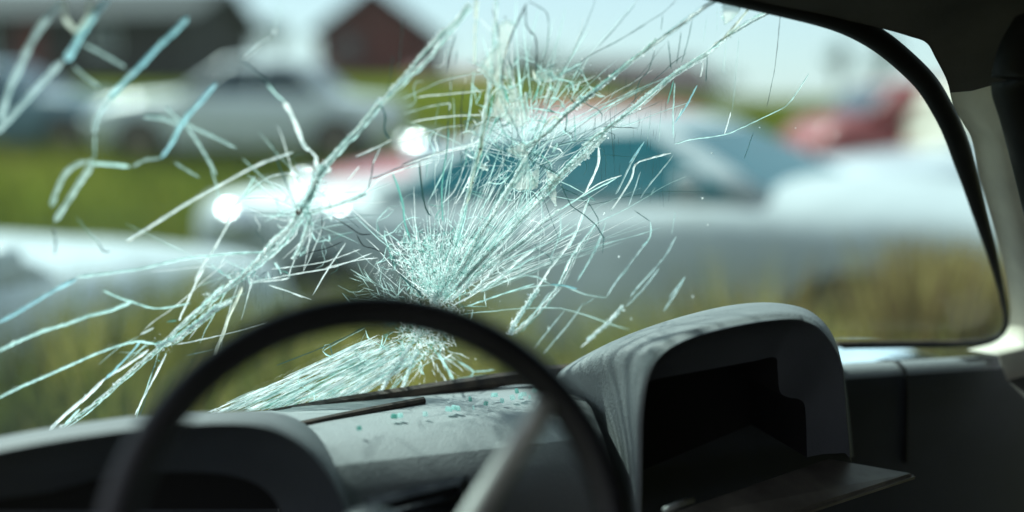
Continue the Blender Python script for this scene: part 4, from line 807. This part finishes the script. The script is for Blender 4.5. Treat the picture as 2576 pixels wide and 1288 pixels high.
SED = [(-2.05, .70, .62, .36, .03), (-1.95, .84, .72, .28, .04), (-1.2, .90, .80, .22, .05), (0, .92, .82, .2, .05), (.75, .92, .82, .2, .05), (1.3, .88, .80, .2, .05), (1.9, .79, .74, .24, .045), (2.1, .64, .64, .34, .03)]
SEDC = ((-1.35, .95, .90, .74), (-.80, .18, 1.33, .58))
# silver car right across the view: near front pillar foot at (1945,510)
hs = R(-32); 
A = at_Y(1945, 515, 3.95)
fx, fy = math.cos(hs), math.sin(hs)
# pillar foot in car coordinates: x .95, y +?  the side turned to us is its right side (y = -)
side = Vector((math.sin(hs), -math.cos(hs), 0))
org = A - Vector((fx, fy, 0)) * .98 - side * .76
silver = car('silver_saloon', 'silver saloon with dark windows side-on in the weeds straight ahead', 'car', (org.x, org.y, .03), hs, M['silver'],
    [(-2.55, .74, .62, .36, .03), (-2.42, .92, .72, .28, .05), (-1.4, .95, .80, .22, .07), (0, .93, .82, .2, .05), (.75, .95, .82, .2, .05), (1.3, .93, .80, .2, .06), (1.9, .86, .74, .24, .05), (2.15, .70, .64, .34, .03)],
    ((-1.12, 1.02, .94, .755), (-.50, .44, 1.27, .58)), (-1.35, 1.35), .31, pitch=-R(2.6), glass='carglass')
# white car nose at the left edge
hw_ = math.atan2(.89, .45)
tip = at_Y(735, 600, 3.75); fw = Vector((math.cos(hw_), math.sin(hw_), 0)); lf = Vector((-math.sin(hw_), math.cos(hw_), 0))
org = tip - fw * 2.0 + lf * .66
car('white_saloon', 'white saloon whose pale bonnet enters at the left edge', 'car', (org.x, org.y, .02), hw_, M['palewhite'], SED, SEDC, (-1.3, 1.3), .30)
# red car behind the silver one, nose to the left
p = at_Y(770, 470, 6.3)
org = Vector((p.x + 1.72, p.y + 1.10, 0)); red = car('red_saloon', 'red saloon nose left behind the silver car', 'car', (org.x + .10, org.y + .2, .10), R(211), M['red'],
    SED, ((-1.3, .95, .90, .72), (-.8, .35, 1.25, .56)), (-1.3, 1.3), .29)
# white car up the slope
p = at_Y(640, 300, 14.0); car('white_saloon', 'white saloon with dark windows parked up the slope before the gabled house', 'car', (p.x, p.y, .60), R(178), M['white'],
    SED, ((-1.3, .85, .90, .74), (-.8, .2, 1.36, .6)), (-1.3, 1.3), .30)
# blue grey car before the barn
p = at_Y(20, 300, 15.0); car('blue_grey_saloon', 'blue-grey saloon parked in front of the dark barn', 'car', (p.x, p.y, .62), R(-4), M['steel'], SED, SEDC, (-1.3, 1.3), .30)
# red estate at the right
p = at_Y(1990, 300, 9.0); p.x += 2.45; car('red_estate', 'faded red estate with dark windows behind the cream van on the right', 'car', (p.x, p.y, .33), R(178), M['faded_red'],
    [(-2.0, .72, .66, .34, .02), (-1.9, .94, .76, .26, .03), (-1.0, .98, .80, .2, .03), (.9, .98, .80, .2, .03), (1.5, .97, .78, .2, .04), (2.2, .93, .74, .24, .04), (2.4, .74, .64, .34, .03)],
    ((-1.9, 1.95, .98, .74), (-1.7, 1.70, 1.25, .64)), (-1.25, 1.45), .30, wins=3)
# cream van
p = at_Y(2262, 300, 8.2); fv = Vector((math.cos(R(20)), math.sin(R(20)), 0)); lv = Vector((-fv.y, fv.x, 0)); p = p + fv * 1.88 - lv * .70
car('cream_van', 'cream rounded van half hidden by the windscreen pillar', 'van', (p.x, p.y, .18), R(20), M['cream'],
    [(-1.9, .98, .62, .34, .02), (-1.8, 1.05, .74, .26, .03), (1.2, 1.05, .80, .2, .03), (1.6, 1.03, .76, .22, .04), (1.8, .92, .66, .26, .05), (1.86, .70, .56, .34, .04)],
    ((-1.85, 1.80, 1.02, .76), (-1.75, 1.66, 1.36, .66)), (-1.1, 1.1), .29, wins=0, ends=False, group='vehicles parked in the field')
# pale grey hatchback
p = at_Y(2085, 400, 6.2)
car('grey_hatchback', 'pale grey hatchback with its bonnet below the cream van', 'car', (p.x + 1.75, p.y + .6, .12), R(183), M['grey'],
    [(-1.6, .72, .62, .36, .03), (-1.5, .9, .74, .28, .04), (0, .93, .8, .2, .04), (.8, .93, .8, .2, .05), (1.5, .86, .74, .24, .05), (1.75, .66, .62, .34, .03)],
    ((-1.5, .55, .92, .72), (-1.2, -.05, 1.34, .58)), (-1.05, 1.15), .28)

# ---- chrome domes added to the cars only to make sun glints
def dome(root, name, px, py, Y, r):
    Mi = (Matrix.Translation(root.location) @ root.rotation_euler.to_matrix().to_4x4()).inverted(); c = Mi @ at_Y(px, py, Y)
    m_ = MB(); m_.grid([[(c.x + r * math.sin(ph) * math.cos(t), c.y + r * math.sin(ph) * math.sin(t), c.z + r * .8 * math.cos(ph)) for t in np.linspace(0, 2 * math.pi, 25)[:-1]] for ph in np.linspace(.02, 2.2, 12)], closed=True, cap=True)
    m_.build(name, M['chrome'], root, True)
dome(silver, 'glint_dome_tail', 597, 556, 5.5, .125); dome(silver, 'glint_dome_boot', 872, 546, 5.2, .105)
dome(red, 'glint_dome_nose', 785, 476, 6.0, .12); dome(red, 'glint_dome_pillar', 1076, 386, 6.3, .15); dome(red, 'glint_dome_pillar', 1034, 366, 6.6, .075)

# ---- houses
def house(name, label, px0, px1, py_eave, py_base, py_ridge, Y, depth, wall, roof, yaw=0.0, gable=True, over=.35, door=True, chim=False, cat='house'):
    a, b = at_Y(px0, py_base, Y), at_Y(px1, py_base, Y); w = (b - a).length; zb = a.z - 1.2
    ze = at_Y(px0, py_eave, Y).z; zr = at_Y(px0, py_ridge, Y).z; c = (a + b) / 2
    root = tag(empty(name, (c.x, c.y + depth / 2, 0), yaw), label, cat)
    hw, hd = w / 2, depth / 2
    m = MB(); 
    if gable:
        sec = [(-hw, zb), (hw, zb), (hw, ze), (0, zr), (-hw, ze)]
        m.grid([[(x, y, z) for x, z in sec] for y in (-hd, hd)], closed=True, cap=True)
    else:
        sec = [(-hd, zb), (hd, zb), (hd, ze), (0, zr), (-hd, ze)]
        m.grid([[(x, y, z) for y, z in sec] for x in (-hw, hw)], closed=True, cap=True)
    m.build('wall', wall, root)
    r = MB(); th = .16
    for s in (-1, 1):
        if gable:
            n = Vector((s * (zr - ze), 0, hw)).normalized() * th; e = Vector((s * hw, 0, ze - zr)); e = e * (1 + over / e.length)
            q4 = [Vector((0, -hd - over, zr)), Vector((0, hd + over, zr)), Vector((e.x, hd + over, zr + e.z)), Vector((e.x, -hd - over, zr + e.z))]
        else:
            n = Vector((0, s * (zr - ze), hd)).normalized() * th; e = Vector((0, s * hd, ze - zr)); e = e * (1 + over / e.length)
            q4 = [Vector((-hw - over, 0, zr)), Vector((hw + over, 0, zr)), Vector((hw + over, e.y, zr + e.z)), Vector((-hw - over, e.y, zr + e.z))]
        lo = [p + n * .05 for p in q4]; hi = [p + n * 1.05 for p in q4]
        r.add(lo + hi, [(0, 1, 2, 3), (7, 6, 5, 4)] + [(k, k + 4, (k + 1) % 4 + 4, (k + 1) % 4) for k in range(4)])
    ro = r.build('roof', roof, root)
    if chim:
        ch = MB(); ch.box((hw * .25, 0, zr + .35), (.6, .6, 1.4), bev=.03); ch.build('chimney', M['red_boards'], ro)
    zf = ze - zb
    if door:
        d = MB(); d.box((hw * .25, -hd - .03, zb + 1.2 + 1.05), (.95, .08, 2.1)); d.build('door', M['door'], root)
    nw = 1 if w < 9 else 3
    for k in range(nw):
        x = -hw * .45 if nw == 1 else -hw * .6 + hw * .6 * k
        f = MB(); f.box((x, -hd - .03, zb + 1.2 + 1.3), (.95, .07, 1.0)); fo = f.build('window', M['trim'] if nw > 1 else M['door'], root)
        f = MB(); f.box((x, -hd - .055, zb + 1.2 + 1.3), (.78, .05, .82)); f.build('pane', M['pane'], fo)
    return root
house('barn', 'long dark barn with a low black roof at the upper left', -560, 468, 42, 195, -60, 34, 9, M['barn'], M['roof_dark'], gable=False, over=.5, cat='barn')
house('gabled_house', 'dark red gabled house with a rust red door on the slope', 802, 1085, 82, 190, -28, 46, 8, M['red_boards'], M['roof_dark'], chim=False)
house('shed', 'low brown shed with a red sheet roof beside the gabled house', 1040, 1225, 205, 262, 180, 40, 4, M['barn'], M['red_roof'], gable=False, door=False, over=.3, cat='shed')
house('farmhouse', 'dark maroon house with a long brown roof in the middle distance', 1470, 1775, 225, 275, 150, 52, 8, M['red_boards'], M['brown_roof'], gable=False, cat='house', door=False)

# ---- trees
def tree(label, px, py_top, py_base, Y, wpx, n, group=None, sparse=1.0, seed=1):
    rt = random.Random(seed); b = at_Y(px, py_base, Y); top = at_Y(px, py_top, Y).z; h = top - b.z + .6; r = wpx / 2 / FPX * Y; zb = b.z - .6
    root = tag(empty('broadleaf_tree', (b.x, b.y, zb)), label, 'tree', group)
    t_ = MB(); t_.tube([(0, 0, -.3), (.05, 0, h * .3), (-.05, .1, h * .6), (0, 0, h * .92)], [h * .035, h * .028, h * .018, h * .006], 8); tips = []
    for k in range(9):
        a = k * 2.4; z = h * rt.uniform(.3, .7); e = Vector((math.cos(a) * r * rt.uniform(.5, .9), math.sin(a) * r * rt.uniform(.5, .9), z + h * rt.uniform(.08, .3)))
        t_.tube([(0, 0, z), Vector((0, 0, z)).lerp(e, .5) + Vector((0, 0, -.05 * h)), e], [h * .014, h * .009, h * .003], 6); tips.append(e)
    t_.build('trunk', M['bark'], root, True)
    cl_ = [(e, r * rt.uniform(.3, .5)) for e in tips] + [(Vector((rt.uniform(-.4, .4) * r, rt.uniform(-.4, .4) * r, h * rt.uniform(.55, .95))), r * rt.uniform(.3, .5)) for _ in range(9)]
    V = []; F = []; ti = []
    for _ in range(n):
        c, cr = rt.choice(cl_); d = Vector((rt.gauss(0, 1), rt.gauss(0, 1), rt.gauss(0, .8))).normalized() * (cr * rt.random() ** .4)
        p = c + d; s = h * .028 * rt.uniform(.6, 1.4); u = Vector((rt.gauss(0, 1), rt.gauss(0, 1), rt.gauss(0, 1))).normalized(); w = u.orthogonal().normalized()
        k = len(V); V += [p - u * s, p + w * s * .5, p + u * s, p - w * s * .5]; F.append((k, k + 1, k + 2, k + 3)); tt = rt.random(); ti += [tt] * 4
    me = bpy.data.meshes.new('crown'); me.from_pydata([tuple(v) for v in V], [], F); me.materials.append(M['leaf'])
    at = me.attributes.new('tint', 'FLOAT', 'POINT'); at.data.foreach_set('value', ti)
    o = bpy.data.objects.new('crown', me); COL.objects.link(o); o.parent = root
    return root
tree('small round tree standing alone left of the gabled house', 690, 52, 150, 60, 74, 900, 'trees along the skyline', seed=3)
tree('dark bushy tree between the shed and the farmhouse', 1330, 130, 240, 55, 190, 2600, 'trees along the skyline', seed=4)
tree('low dark tree against the left end of the farmhouse', 1455, 168, 240, 50, 110, 1600, 'trees along the skyline', seed=5)
tree('bluish tree at the right end of the farmhouse', 1800, 180, 255, 58, 110, 1500, 'trees along the skyline', seed=6)
tree('tall thin tree above the red estate, left of the pair', 2105, 98, 235, 75, 70, 500, 'trees along the skyline', seed=7)
tree('tall thin tree above the red estate, right of the pair', 2215, 80, 235, 78, 84, 600, 'trees along the skyline', seed=8)
